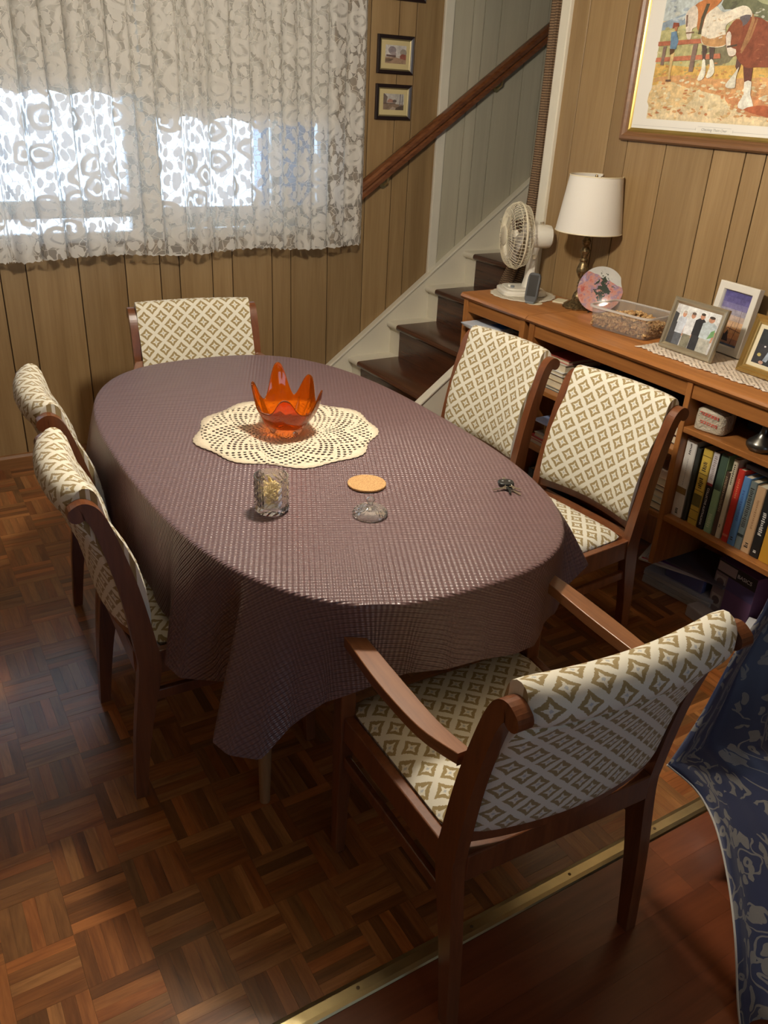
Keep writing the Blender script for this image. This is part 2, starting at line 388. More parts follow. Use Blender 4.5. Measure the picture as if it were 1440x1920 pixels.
gg = [2.69, 2.822, 2.891, 2.994, 3.176, 3.307, 3.47, 3.56, 3.72, 3.9, 4.02, 4.2, 4.4]
for a, b in zip(gg, gg[1:]): plank_b(a, b, 0.0, 3.6, M['gray'])
sk = MB(); sk.prism([(3.897, 0), (3.882, 0), (3.882, 0.05), (3.888, 0.062), (3.897, 0.065)], lambda a, b, d: (d, a, b), -1.5, 1.62)
struct(sk.build('baseboard_back', M['skirt']))
struct(MB().box(2.64, 2.695, 3.878, 3.897, 0.0, 2.45).build('trim_2', M['white'], bevel=0.004))
# right wall
wr = MB().box(2.64, 2.70, -2.7, 2.995, 0, H_C).box(2.64, 2.70, 2.995, 3.905, 2.2, 3.6)
wall_r = struct(wr.build('wall_right', M['groove']))
gy = [-1.2, -0.95, -0.8, -0.58, -0.45, -0.2, -0.05, 0.18, 0.3, 0.52, 0.64, 0.86, 1.02, 1.24, 1.34, 1.55, 1.68, 1.91, 1.991, 2.127, 2.344, 2.541, 2.648, 2.856, 2.96]
for a, b in zip(gy, gy[1:]):
    o = MB().box(-0.004, 0.004, -(b-a)/2+0.002, (b-a)/2-0.002, 0, H_C).build('plank', M['plank'], wall_r, bevel=0.0015, seg=1)
    o.location = (2.634, (a+b)/2, 0)
struct(MB().box(2.612, 2.705, 2.952, 3.008, 0.0, 2.2).build('trim_3', M['white'], bevel=0.005))
# the rest of the shell, out of the picture
struct(MB().box(-1.6, -1.5, -2.7, 4.0, 0, H_C).build('wall_left', plain('wall_cream', (0.28, 0.19, 0.10), 0.8)))
HWX0, HWX1, HWZ0, HWZ1 = -0.3, 1.2, 1.0, 2.0  # unseen hall window opening, added and sized for cool fill light
wf = MB().box(-1.6, HWX0, -2.8, -2.7, 0, H_C).box(HWX1, 2.75, -2.8, -2.7, 0, H_C).box(HWX0, HWX1, -2.8, -2.7, 0, HWZ0).box(HWX0, HWX1, -2.8, -2.7, HWZ1, H_C)
struct(wf.build('wall_front', bpy.data.materials['wall_cream']))
w2 = struct(MB().box(HWX0, HWX1, -2.77, -2.73, HWZ0, HWZ0+0.05).box(HWX0, HWX1, -2.77, -2.73, HWZ1-0.05, HWZ1).box(HWX0, HWX0+0.05, -2.77, -2.73, HWZ0+0.05, HWZ1-0.05).box(HWX1-0.05, HWX1, -2.77, -2.73, HWZ0+0.05, HWZ1-0.05).box(0.38, 0.42, -2.77, -2.73, HWZ0+0.05, HWZ1-0.05).build('hall_fill_window', M['winwhite']))
struct(MB().box(-1.6, 2.75, -2.8, 4.0, H_C, H_C+0.1).build('ceiling', M['ceil']))
struct(MB().box(2.70, 4.5, 2.90, 2.995, 0, 3.6).box(4.4, 4.5, 2.995, 3.905, 0, 3.6).build('wall_stairwell', plain('stairwell_paint', (0.45, 0.43, 0.36), 0.8)))
struct(MB().box(2.64, 4.5, 2.93, 4.0, 3.6, 3.7).build('ceiling_stairwell', M['ceil']))
# ------------------------------------------------------------------ window
win = struct(MB().box(WX0-0.03, WX1+0.03, 3.885, 3.93, WZ0-0.03, WZ0+0.012).build('window_1', M['winwhite'], bevel=0.004))
def wf_(name, *b): return rbox(name, *b, M['winwhite'], win, 0.003)
wf_('window_frame', WX0, WX0+0.05, 3.91, 3.985, WZ0+0.012, WZ1); wf_('window_frame', WX1-0.045, WX1, 3.91, 3.985, WZ0+0.012, WZ1)
wf_('window_frame', WX0+0.05, WX1-0.045, 3.91, 3.985, WZ1-0.05, WZ1)
wf_('mullion', 1.045, 1.185, 3.915, 3.98, WZ0+0.012, WZ1-0.05)
wf_('bottom_rail', WX0+0.05, 1.045, 3.93, 3.965, 1.098, 1.17)
wf_('bottom_rail', 1.185, WX1-0.045, 3.93, 3.965, WZ0+0.012, 1.135)
wf_('meeting_rail', 1.735, 1.775, 3.93, 3.965, 1.135, WZ1-0.05)
for a, b, z0 in ((WX0+0.05, 1.045, 1.17), (1.185, 1.735, 1.135), (1.775, WX1-0.045, 1.135)):
    MB().box(a, b, 3.945, 3.949, z0, WZ1-0.05).build('pane', M['pane'], win)
def blind(x0, x1, zb, label):
    b = MB(); n = 120; rows = [[], []]; W = 0.19
    for k in range(n+1):
        x = lerp(x0, x1, k/n); ph = ((x-x0)/W) % 1.0
        zz = zb + 0.022*abs(math.cos(ph*PI))**0.8 + (0.012 if abs(ph-0.5) > 0.47 else 0)
        rows[0].append((x, 3.872, zz)); rows[1].append((x, 3.872, 2.2))
    b.grid(rows)
    t = NT('holland_blind'); d = t.n('BsdfDiffuse', {0: (0.84, 0.81, 0.74, 1)}).outputs[0]; tr = t.n('BsdfTranslucent', {0: (0.35, 0.33, 0.27, 1)}).outputs[0]
    m = t.done(t.n('MixShader', {0: 0.06, 1: d, 2: tr}).outputs[0])
    r = thing('roller_blind', ((x0+x1)/2, 3.872, zb), label, 'blind', group='roller blinds behind the lace curtain')
    o = b.build('blind_cloth', m, r); o.location = (-(x0+x1)/2, -3.872, -zb)
    so = o.modifiers.new('s', 'SOLIDIFY'); so.thickness = 0.001
    MB().lathe([(0.017, x0), (0.017, x1)], 16, (0, 3.872, 2.205), axis='x').build('roller', M['winwhite'], r, True).location = (-(x0+x1)/2, -3.872, -zb)
blind(-0.42, 1.112, 1.575, 'cream scalloped roller blind drawn halfway over the left window sash')
blind(1.118, 2.03, 1.495, 'cream scalloped roller blind hanging lower over the right window sash')
# pale neighbouring wall outside the right sash
o = MB().box(1.86, 3.2, 4.35, 4.45, 0, 2.6).build('neighbour_wall', plain('outside_wall', (0.50, 0.56, 0.66), 0.9), origin=(2.5, 4.4, 0)); tag(o, 'bluish outside wall glimpsed dimly through the right end of the window', 'wall')
# lace curtain
b = MB(); rows = []; uvs = []; x0, x1 = -0.62, 2.165; nx = 420; nz = 46; ztop = 2.30; zbot = 0.949
cols = []; arc = 0; px = None
for i in range(nx+1):
    x = lerp(x0, x1, i/nx)
    ph = x*66 + 2.3*math.sin(x*7.1) + 1.6*math.sin(x*3.3+1)
    y = 3.803 + 0.026*math.sin(ph)*(0.75+0.25*math.sin(x*11)) + 0.007*math.sin(x*131+1)
    if px: arc += math.hypot(x-px[0], y-px[1])*1.15
    px = (x, y); cols.append((x, y, arc, ph))
for k in range(nz+1):
    t = k/nz; R_ = []; U_ = []
    for (x, y, s, ph) in cols:
        z = lerp(zbot, ztop, t)
        amp = 1.0 if t < 0.9 else lerp(1.0, 0.55, (t-0.9)/0.1)
        zz = z + ((0.008*math.sin(x*9) + 0.009*abs(math.sin(s*PI/0.024)))*(1-t)**30)
        R_.append((x + 0.016*math.cos(ph)*(1 if x < 2.1 else 0.3)*(1 if x > -0.5 else 0.3) + 0.003*math.sin(ph*0.5+z*3), 3.803+(y-3.803)*amp - 0.006*(1-t), zz)); U_.append((s, zz))
    rows.append(R_); uvs.append(U_)
b.grid(rows, uvs)
lc = b.build('lace_curtain', M['lace'], smooth=True, origin=(0.77, 3.803, 0.949), angle=180); tag(lc, 'white floral lace curtain hanging in folds across the window', 'curtain')
rod = MB().lathe([(0.009, -0.7), (0.009, 2.2)], 12, (0, 3.803, 2.305), axis='x').build('curtain_rod', M['winwhite'], smooth=True, origin=(0.75, 3.803, 2.305)); tag(rod, 'thin white rod carrying the lace curtain above the window', 'curtain rod')
# ------------------------------------------------------------------ stairs
RI, GO = 0.1766, 0.238
sx = lambda k: 2.145 + (k-2)*GO
stairs = thing('staircase', (1.9, 3.45, 0), 'dark timber staircase with cream stringers rising beside the panelled wall', 'staircase')
def sp(o): o.location = (-1.9, -3.45, 0); return o
for k in range(1, 9):
    x, z = sx(k), RI*k
    def nose(y0, y1):
        m_ = MB(); pts = [(x+0.012, z-0.032), (x+0.003, z-0.026), (x, z-0.016), (x+0.003, z-0.005), (x+0.012, z), (x+GO+0.03, z), (x+GO+0.03, z-0.032)]
        return m_.prism(pts[::-1], lambda a, b, d: (a, d, b), y0, y1)
    sp(nose(3.082, 3.765).build('tread', M['stair'], stairs, True, angle=60))
    sp(nose(3.765, 3.862).build('tread_end', M['white'], stairs, True, angle=60))
    sp(MB().box(x+0.028, x+0.046, 3.082, 3.768, z-RI, z-0.032).build('riser', M['stair'], stairs))
    sp(MB().box(x+0.026, x+0.046, 3.768, 3.862, z-RI, z-0.032).build('riser_end', M['white'], stairs))
zl = lambda X, o=0: 0.34 + 0.742*(X-2.08) + o
for y0, y1 in ((3.862, 3.8965), (3.050, 3.082)):
    xe = 2.60 if y0 < 3.5 else 4.3
    sp(MB().prism([(1.63, 0), (xe, 0), (xe, zl(xe)), (1.63, zl(1.63))], lambda a, b, d: (a, d, b), y0, y1).build('stringer', M['white'], stairs))
    cp = MB(); cp.prism([(1.63, zl(1.63)), (xe, zl(xe)), (xe, zl(xe, 0.016)), (1.63, zl(1.63, 0.016))], lambda a, b, d: (a, d, b), y0-0.008, min(y1+0.006, 3.8965))
    sp(cp.build('stringer_cap', M['white'], stairs, bevel=0.004))
# handrail
hr = thing('handrail', (2.175, 3.845, 1.205), 'polished red-brown timber handrail sloping up along the stair wall', 'handrail')
prof = [(-0.020, -0.040), (0.020, -0.040), (0.022, -0.018), (0.017, -0.008), (0.028, 0.006), (0.030, 0.024), (0.022, 0.038), (0.008, 0.044), (-0.008, 0.044), (-0.022, 0.038), (-0.030, 0.024), (-0.028, 0.006), (-0.017, -0.008), (-0.022, -0.018)]
sl = (1.98-1.185)/(3.28-2.145)
m_ = MB(); m_.prism([(-a, b) for a, b in prof], lambda a, b, d: (d, a, b + sl*d), 0.0, 2.1)
m_.build('rail', M['rail'], hr, True, angle=30)
for d in (0.16, 0.83):
    bm_ = MB(); bm_.tube([(d, 0.047, sl*d-0.085), (d, 0.03, sl*d-0.085), (d, 0.004, sl*d-0.07), (d, 0.0, sl*d-0.036)], 0.006, 8); bm_.lathe([(0.02, 0.044), (0.02, 0.050)], 16, (d, 0, sl*d-0.085), axis='y')
    bm_.build('bracket', M['brass'], hr, True)
# brown woven door curtain, gathered
def hang(name, mat, path, parent=None, waves=7, n=56, amp=0.35, origin=None):
    """path: (x,y,z,halfwidth_x,halfwidth_y)"""
    b = MB(); rows = []; uvs = []
    P = cat(path, 6)
    for (x, y, z, hx, hy) in P:
        r = []; u = []
        for k in range(n):
            a = 2*PI*k/n; w = 1 + amp*math.sin(a*waves + z*1.5)
            r.append((x + hx*w*math.cos(a), y + hy*w*math.sin(a), z)); u.append((k/n*1.2, z))
        rows.append(r); uvs.append(u)
    I = b.grid(rows, uvs, True); b.face(I[0][::-1]); b.face(I[-1])
    return b.build(name, mat, parent, True, origin=origin, angle=180)
t = NT('brown_weave'); co = t.coord(); s3 = t.n('SeparateXYZ', {0: co})
wv = t.m('ADD', t.m('MULTIPLY', t.m('SINE', t.m('MULTIPLY', s3.outputs[2], 620.0)), 0.5), t.m('MULTIPLY', t.noise(co, 160.0, 3.0), 0.9))
M['brownweave'] = t.done(t.pbr(t.ramp(wv, [(0.1, (0.085, 0.050, 0.027)), (0.9, (0.27, 0.175, 0.10))]), 0.9, t.bump(wv, 0.5, 0.002)))
bc = hang('door_curtain', M['brownweave'], [(2.675, 3.235, 0.722, 0.03, 0.072), (2.675, 3.195, 0.86, 0.026, 0.056), (2.675, 3.125, 1.02, 0.024, 0.046), (2.675, 3.092, 1.2, 0.022, 0.042), (2.675, 3.085, 1.7, 0.022, 0.036), (2.675, 3.088, 2.19, 0.022, 0.034)], origin=(2.675, 3.2, 0.722))
tag(bc, 'brown ribbed woven curtain bunched at the foot of the stair opening', 'curtain')
# pendant over the table (above the picture)
pl_ = thing('pendant_lamp', (LAMP[0], LAMP[1], H_C), 'round opal glass pendant lamp hanging over the dining table', 'lamp')
te = NT('lit_opal'); gm = te.done(te.n('Emission', {0: c4(LAMP_COL), 1: LAMP_L}).outputs[0])
MB().ball((0, 0, LAMP[2]-H_C), 0.07, n=20, m=12).build('globe', gm, pl_, True)
MB().lathe([(0.05, -0.02), (0.05, 0.0)], 20).build('ceiling_rose', M['winwhite'], pl_)
MB().tube([(0, 0, -0.02), (0, 0, LAMP[2]-H_C+0.07)], 0.004, 8).build('cord', M['winwhite'], pl_)
MB().lathe([(0.03, LAMP[2]-H_C+0.062), (0.03, LAMP[2]-H_C+0.11), (0.012, LAMP[2]-H_C+0.125)], 16).build('lamp_holder', M['brass'], pl_)
# ------------------------------------------------------------------ dining table and cloth
TC = (0.957, 2.0); TA, TB, TN, TZ = 0.495, 0.872, 2.75, 0.748
def souter(a, b, n, N):
    P = []
    for k in range(4000):
        t = 2*PI*k/4000; c, s_ = math.cos(t), math.sin(t)
        P.append((a*math.copysign(abs(c)**(2/n), c), b*math.copysign(abs(s_)**(2/n), s_)))
    L = [0]
    for k in range(4000):
        p, q = P[k], P[(k+1) % 4000]; L.append(L[-1] + math.hypot(p[0]-q[0], p[1]-q[1]))
    out = []; j = 0
    for i in range(N):
        d = L[-1]*i/N
        while L[j+1] < d: j += 1
        t = (d-L[j])/max(1e-9, L[j+1]-L[j]); p, q = P[j], P[(j+1) % 4000]
        out.append((lerp(p[0], q[0], t), lerp(p[1], q[1], t)))
    return out
tbl = thing('dining_table', (TC[0], TC[1], 0), 'oval dining table on tapered round timber legs under a mauve cloth', 'table')
MB().prism(souter(TA-0.006, TB-0.006, TN, 72), lambda a, b, d: (a, b, d), 0.722, TZ-0.003).build('tabletop', M['tableleg'], tbl)
MB().box(-0.36, 0.36, -0.52, -0.50, 0.64, 0.722).box(-0.36, 0.36, 0.50, 0.52, 0.64, 0.722).box(-0.36, -0.34, -0.5, 0.5, 0.64, 0.722).box(0.34, 0.36, -0.5, 0.5, 0.64, 0.722).build('apron', M['tableleg'], tbl)
for sx_ in (-1, 1):
    for sy_ in (-1, 1):
        l = MB(); rows = []
        for z, r, o in ((0, 0.0135, 0), (0.02, 0.014, 0), (0.4, 0.023, 0.012), (0.62, 0.026, 0.02), (0.722, 0.026, 0.024)):
            rows.append([(sx_*(0.351-o)+r*math.cos(2*PI*k/16), sy_*(0.535-o)+r*math.sin(2*PI*k/16), z) for k in range(16)])
        I = l.grid(rows, None, True); l.face(I[0][::-1]); l.face(I[-1]); l.build('leg', M['tableleg'], tbl, True)
# cloth: top, rolled edge and hanging sides; hem given as points around the table
N = 480; out = souter(TA+0.006, TB+0.006, TN, N)
hemw = [(0.97, 1.095, 0.575), (0.88, 1.112, 0.573), (0.80, 1.135, 0.57), (0.73, 1.165, 0.545), (0.645, 1.215, 0.495), (0.575, 1.245, 0.43), (0.51, 1.25, 0.362), (0.452, 1.285, 0.375), (0.425, 1.325, 0.40),
        (0.52, 1.385, 0.42), (0.555, 1.425, 0.42), (0.50, 1.47, 0.42), (0.432, 1.53, 0.415), (0.41, 1.585, 0.43), (0.452, 1.66, 0.485), (0.450, 1.80, 0.49), (0.455, 1.92, 0.50), (0.450, 2.05, 0.495), (0.455, 2.2, 0.5), (0.450, 2.34, 0.49), (0.455, 2.5, 0.485), (0.46, 2.62, 0.45), (0.50, 2.76, 0.38),
        (0.62, 2.83, 0.43), (0.76, 2.885, 0.52), (0.86, 2.90, 0.57), (0.957, 2.895, 0.58), (1.08, 2.90, 0.56), (1.2, 2.88, 0.52), (1.32, 2.84, 0.44), (1.43, 2.72, 0.42), (1.45, 2.6, 0.5), (1.48, 2.45, 0.57), (1.472, 2.3, 0.60), (1.482, 2.1, 0.61), (1.472, 1.9, 0.61), (1.482, 1.7, 0.60), (1.475, 1.55, 0.585), (1.495, 1.42, 0.56), (1.475, 1.31, 0.565), (1.37, 1.29, 0.52), (1.275, 1.215, 0.525), (1.20, 1.175, 0.54), (1.13, 1.118, 0.54), (1.06, 1.10, 0.56)]
par = []
for (x, y, z) in hemw:
    j = min(range(N), key=lambda i: (out[i][0]+TC[0]-x)**2 + (out[i][1]+TC[1]-y)**2); par.append((j, x-TC[0], y-TC[1], z))
par.sort(key=lambda p: p[0])
def hem(i):
    m = len(par)
    for k in range(m):
        a = par[k]; b_ = par[(k+1) % m]; ja, jb = a[0], b_[0]
        if k == m-1: jb += N
        ii = i if i >= par[0][0] else i + N
        if ja <= ii <= jb and jb > ja:
            t = (ii-ja)/(jb-ja); p0 = par[(k-1) % m]; p3 = par[(k+2) % m]
            return tuple(0.5*((2*q1) + (-q0+q2)*t*0.8 + (2*q0-5*q1+4*q2-q3)*t*t*0.8 + (-q0+3*q1-3*q2+q3)*t**3*0.8)*1.0 if False else lerp(q1, q2, t*t*(3-2*t)) for q0, q1, q2, q3 in zip(p0[1:], a[1:], b_[1:], p3[1:]))
    return par[0][1:]
hems = [hem(i) for i in range(N)]
for _ in range(1):
    hems = [tuple((hems[i-1][c]+2*hems[i][c]+hems[(i+1) % N][c])/4 for c in range(3)) for i in range(N)]
b = MB(); rows = []; uvs = []
nrm = []
for i in range(N):
    p, q = out[i-1], out[(i+1) % N]; t = Vector((q[0]-p[0], q[1]-p[1])).normalized(); nrm.append((t.y, -t.x))
for fr in (0.02, 0.15, 0.3, 0.45, 0.6, 0.75, 0.88, 0.96):
    rows.append([(out[i][0]*fr, out[i][1]*fr, TZ + 0.0012*math.sin(out[i][1]*fr*19+out[i][0]*4)*(1-fr)) for i in range(N)])
    uvs.append([(out[i][0]*fr, out[i][1]*fr) for i in range(N)])
R0 = 0.010
for a in (0, 30, 60, 85):
    ra = math.radians(a); e = -R0 + R0*math.sin(ra)
    rows.append([(out[i][0]+nrm[i][0]*e, out[i][1]+nrm[i][1]*e, TZ-R0+R0*math.cos(ra)) for i in range(N)])
    uvs.append([(out[i][0]+nrm[i][0]*e, out[i][1]+nrm[i][1]*e) for i in range(N)])
ND = 16
for k in range(1, ND+1):
    t = k/ND; R_ = []; U_ = []
    for i in range(N):
        hx, hy, hz = hems[i]; ex, ey = out[i]
        tt = t**0.85
        w = 0.0035*math.sin(i*0.33+1.5*math.sin(i*0.05))*t
        R_.append((lerp(ex, hx, tt)+nrm[i][0]*w, lerp(ey, hy, tt)+nrm[i][1]*w, lerp(TZ-R0, hz, t)))
        dl = (TZ-hz)*t; U_.append((ex+nrm[i][0]*dl, ey+nrm[i][1]*dl))
    rows.append(R_); uvs.append(U_)
I = b.grid(rows, uvs, True); b.face(I[0], [uvs[0][i] for i in range(N)])
b.M = None
for i in range(len(b.v)): b.v[i] = b.v[i] + Vector((TC[0], TC[1], 0))
clo = b.build('tablecloth', M['cloth'], smooth=True, origin=(TC[0], TC[1], TZ), angle=60)
tag(clo, 'mauve-brown embossed vinyl cloth draped over the oval table', 'tablecloth')
TOP = TZ + 0.001
# ------------------------------------------------------------------ chairs
CW = M['chairwood']
CL = [(-0.262, 0.0, 0.028), (-0.240, 0.2, 0.040), (-0.210, 0.385, 0.055), (-0.214, 0.46, 0.052), (-0.238, 0.62, 0.044), (-0.270, 0.755, 0.038), (-0.292, 0.818, 0.036), (-0.312, 0.838, 0.037), (-0.328, 0.832, 0.038)]
def post(x0, x1):
    P = cat(CL, 6); L = []; R_ = []
    for i, (y, z, w) in enumerate(P):
        a = P[max(0, i-1)]; c = P[min(len(P)-1, i+1)]; t = Vector((c[0]-a[0], c[1]-a[1])).normalized(); n = (-t.y, t.x)
        L.append((y+n[0]*w/2, z+n[1]*w/2)); R_.append((y-n[0]*w/2, z-n[1]*w/2))
    L[0] = (P[0][0]-0.014, 0); R_[0] = (P[0][0]+0.014, 0)
    e = P[-1]; a = P[-2]; t = Vector((e[0]-a[0], e[1]-a[1])).normalized(); ang = math.atan2(t.y, t.x); r = e[2]/2
    capp = [(e[0]+r*math.cos(ang+PI/2-PI*k/8), e[1]+r*math.sin(ang+PI/2-PI*k/8)) for k in range(1, 8)]
    b = MB(); rows = []
    A = [b._a((x0, y, z)) for y, z in L]; B = [b._a((x0, y, z)) for y, z in R_]; C = [b._a((x1, y, z)) for y, z in L]; D = [b._a((x1, y, z)) for y, z in R_]
    n = len(L)
    for i in range(n-1):
        b.face((A[i], A[i+1], B[i+1], B[i])); b.face((D[i], D[i+1], C[i+1], C[i])); b.face((C[i], C[i+1], A[i+1], A[i])); b.face((B[i], B[i+1], D[i+1], D[i]))
    b.face((A[0], B[0], D[0], C[0]))
    E0 = [A[-1]] + [b._a((x0, y, z)) for y, z in capp] + [B[-1]]; E1 = [C[-1]] + [b._a((x1, y, z)) for y, z in capp] + [D[-1]]
    b.face(E0); b.face(E1[::-1])
    for i in range(len(E0)-1): b.face((E1[i], E1[i+1], E0[i+1], E0[i]))
    return b
def back_pad(w):
    yc = lambda z: -0.212 + (z-0.46)*-0.145 - max(0, z-0.62)**2*0.9 - max(0, z-0.62)*0.05
    sec = []
    for z, o in ((0.488, 0.020), (0.495, 0.036), (0.53, 0.046), (0.6, 0.050), (0.67, 0.050), (0.73, 0.047), (0.785, 0.042)): sec.append((yc(z)+o, z))
    cy, cz, r = -0.306, 0.836, 0.042
    for a in range(25, 256, 23): sec.append((cy+r*math.cos(math.radians(a)), cz+r*math.sin(math.radians(a))))
    for z, o in ((0.79, -0.030), (0.74, -0.027), (0.66, -0.026), (0.58, -0.026), (0.52, -0.025), (0.495, -0.022), (0.488, -0.012)): sec.append((yc(z)+o, z))
    L = [0.0]
    for p, q in zip(sec, sec[1:]): L.append(L[-1]+math.hypot(p[0]-q[0], p[1]-q[1]))
    nx = 20; rows = []; uvs = []
    for i in range(nx+1):
        s_ = -1+2*i/nx; x = s_*w/2; R_ = []; U_ = []
        ed = (1-abs(s_)**14)
        for (y, z), l in zip(sec, L):
            bow = -0.034*(1-s_*s_)*(1.0 if z < 0.76 else 0.75)
            ymid = yc(min(z, 0.8)); R_.append((x, ymid+(y-ymid)*(0.72+0.28*ed)+bow, z)); U_.append((x, l))
        rows.append(R_); uvs.append(U_)
    b = MB(); m = len(sec)
    I = b.grid([r[::-1] for r in rows], [u[::-1] for u in uvs]); 
    for i in range(nx): b.face((I[i][0], I[i+1][0], I[i+1][-1], I[i][-1]), (uvs[i][-1], uvs[i+1][-1], uvs[i+1][0], uvs[i][0]))
    b.face(I[0][::-1]); b.face(I[-1])
    return b, yc
def seat_pad(wr, wf, y0, y1, z0, z1):
    b = MB(); n = 18; rows = []; uvs = []
    def pt(u, v, sc=1.0):
        y = lerp(y0, y1, (v*sc+1)/2); w = lerp(wr, wf, (v*sc+1)/2); return (u*sc*w/2, y)
    for j in range(n+1):
        R_ = []; U_ = []
        for i in range(n+1):
            u, v = -1+2*i/n, -1+2*j/n
            uu, vv = math.copysign(abs(u)**0.85, u), math.copysign(abs(v)**0.85, v)
            x, y = pt(uu, vv); d = max(0, 1-abs(uu)**7)*max(0, 1-abs(vv)**7)
            # rounded plan corners
            k = max(0, abs(uu)+abs(vv)-1.82)/0.18; x *= 1-0.045*k; y = (y-(y0+y1)/2)*(1-0.045*k)+(y0+y1)/2
            z = z0+0.012 + (z1-z0-0.022)*d**0.45 + 0.010*(1-uu*uu)*(1-vv*vv); R_.append((x, y, z)); U_.append((x*1.03, y*1.03+0.011))
        rows.append(R_); uvs.append(U_)
    I = b.grid(rows, uvs)
    ring = [I[0][i] for i in range(n+1)] + [I[j][n] for j in range(1, n+1)] + [I[n][i] for i in range(n-1, -1, -1)] + [I[j][0] for j in range(n-1, 0, -1)]
    low = [b._a((b.v[i].x*0.985, b.v[i].y*0.985, z0)) for i in ring]
    for k in range(len(ring)):
        k2 = (k+1) % len(ring); b.face((ring[k], low[k], low[k2], ring[k2]), tuple((b.v[q].x*1.03, b.v[q].y*1.03+0.011) for q in (ring[k], low[k], low[k2], ring[k2])))
    b.face(low)
    return b
def make_chair(name, arms):
    r = empty(name, (0, 0, 0)); hw = 0.24 if arms else 0.2075
    fx = hw + (0.012 if arms else 0.0)
    for s_ in (-1, 1):
        pst = post(s_*hw-0.0145, s_*hw+0.0145).build('rear_post', CW, r, bevel=0.004)
        MB().lathe([(0.011, 0.0), (0.011, 0.004)], 12, (s_*hw, -0.262, 0)).build('foot_glide', M['winwhite'], pst)
        top = 0.645 if arms else 0.44
        l = MB(); rows = []
        for z, hx_, hy_, o in ((0, 0.013, 0.014, 0.012), (0.2, 0.016, 0.017, 0.006), (0.37, 0.018, 0.021, 0), (0.44, 0.018, 0.021, 0.0), (top, 0.016, 0.019, 0.004 if arms else 0)):
            if not arms and z == top and len(rows) == 4: continue
            cy = 0.205+o; rows.append([(s_*fx-hx_, cy-hy_, z), (s_*fx+hx_, cy-hy_, z), (s_*fx+hx_, cy+hy_, z), (s_*fx-hx_, cy+hy_, z)])
        I = l.grid(rows, None, True); l.face(I[0][::-1]); l.face(I[-1]); l.build('front_leg', CW, r, bevel=0.004)
        # side rail and stretcher
        for nm, z0, z1, t_ in (('side_rail', 0.372, 0.438, 0.011), ('side_stretcher', 0.292, 0.322, 0.008)):
            q = MB(); a = s_*hw; c = s_*fx
            q.grid([[(a-t_, -0.20, z0), (a+t_, -0.20, z0), (a+t_, -0.20, z1), (a-t_, -0.20, z1)], [(c-t_, 0.19, z0), (c+t_, 0.19, z0), (c+t_, 0.19, z1), (c-t_, 0.19, z1)]], None, True)
            q.face((3, 2, 1, 0)); q.face((4, 5, 6, 7)); q.build(nm, CW, r, bevel=0.003)
    rbox('front_rail', -fx+0.018, fx-0.018, 0.193, 0.215, 0.372, 0.438, CW, r); rbox('rear_rail', -hw+0.0145, hw-0.0145, -0.240, -0.192, 0.372, 0.438, CW, r)
    bp, yc = back_pad(2*hw-0.031); bp.build('back_pad', M['fabric'], r, True, angle=70)
    q = MB(); rows = []
    for i in range(15):
        s_ = -1+2*i/14; x = s_*(hw-0.0146); y = yc(0.478)-0.034*(1-s_*s_); rows.append([(x, y-0.013, 0.462), (x, y+0.013, 0.462), (x, y+0.013, 0.489), (x, y-0.013, 0.489)])
    I = q.grid(rows, None, True); q.face(I[0][::-1]); q.face(I[-1]); q.build('back_rail', CW, r, True)
    seat_pad(2*hw-0.026, 2*fx-0.028, -0.185, 0.222, 0.428, 0.472).build('seat_pad', M['fabric'], r, True, angle=60)
    if arms:
        for s_ in (-1, 1):
            P = cat([(s_*(fx+0.002), 0.245, 0.630, 0.034), (s_*(fx+0.004), 0.228, 0.650, 0.038), (s_*(fx+0.006), 0.16, 0.656, 0.040), (s_*(fx+0.008), 0.02, 0.652, 0.046), (s_*(fx+0.004), -0.12, 0.652, 0.040), (s_*(hw), -0.212, 0.657, 0.026)], 5)
            q = MB(); rows = []
            for (x, y, z, w) in P: rows.append([(x-w/2, y, z-0.013), (x+w/2, y, z-0.013), (x+w/2, y, z+0.012), (x-w/2, y, z+0.012)])
            I = q.grid(rows, None, True); q.face(I[0]); q.face(I[-1][::-1]); q.build('armrest', M['armwood'], r, True, bevel=0.005, angle=45)
    return r
ca = make_chair('dining_armchair', True); cs = make_chair('dining_chair', False)
G1, G2 = 'upholstered armchairs at the table ends', 'upholstered side chairs along the table'
def put(o, x, y, deg, label, grp): o.location = (x, y, 0.0); o.rotation_euler = (0, 0, math.radians(deg)); tag(o, label, 'chair', grp)
put(ca, 0.945, 1.015, -2, 'timber armchair in gold quatrefoil fabric seen from behind, nearest the camera', G1)
o2 = copy_tree(ca); put(o2, 1.035, 2.92, 180-7, 'timber armchair at the far table end below the lace curtain', G1)
put(cs, 0.60, 1.835, -90-1.7, 'side chair on the left of the table, nearer the camera, with dark timber post', G2)
for x, y, d, l in ((0.643, 2.385, -90-2.5, 'side chair on the left of the table, farther one toward the window'),
                   (1.666, 1.722, 90+4.5, 'side chair on the bookcase side, nearer one, its seat showing beside the cloth'),
                   (1.646, 2.28, 90+4, 'side chair on the bookcase side, farther one, beside the stairs')):
    c_ = copy_tree(cs); put(c_, x, y, d, l, G2)
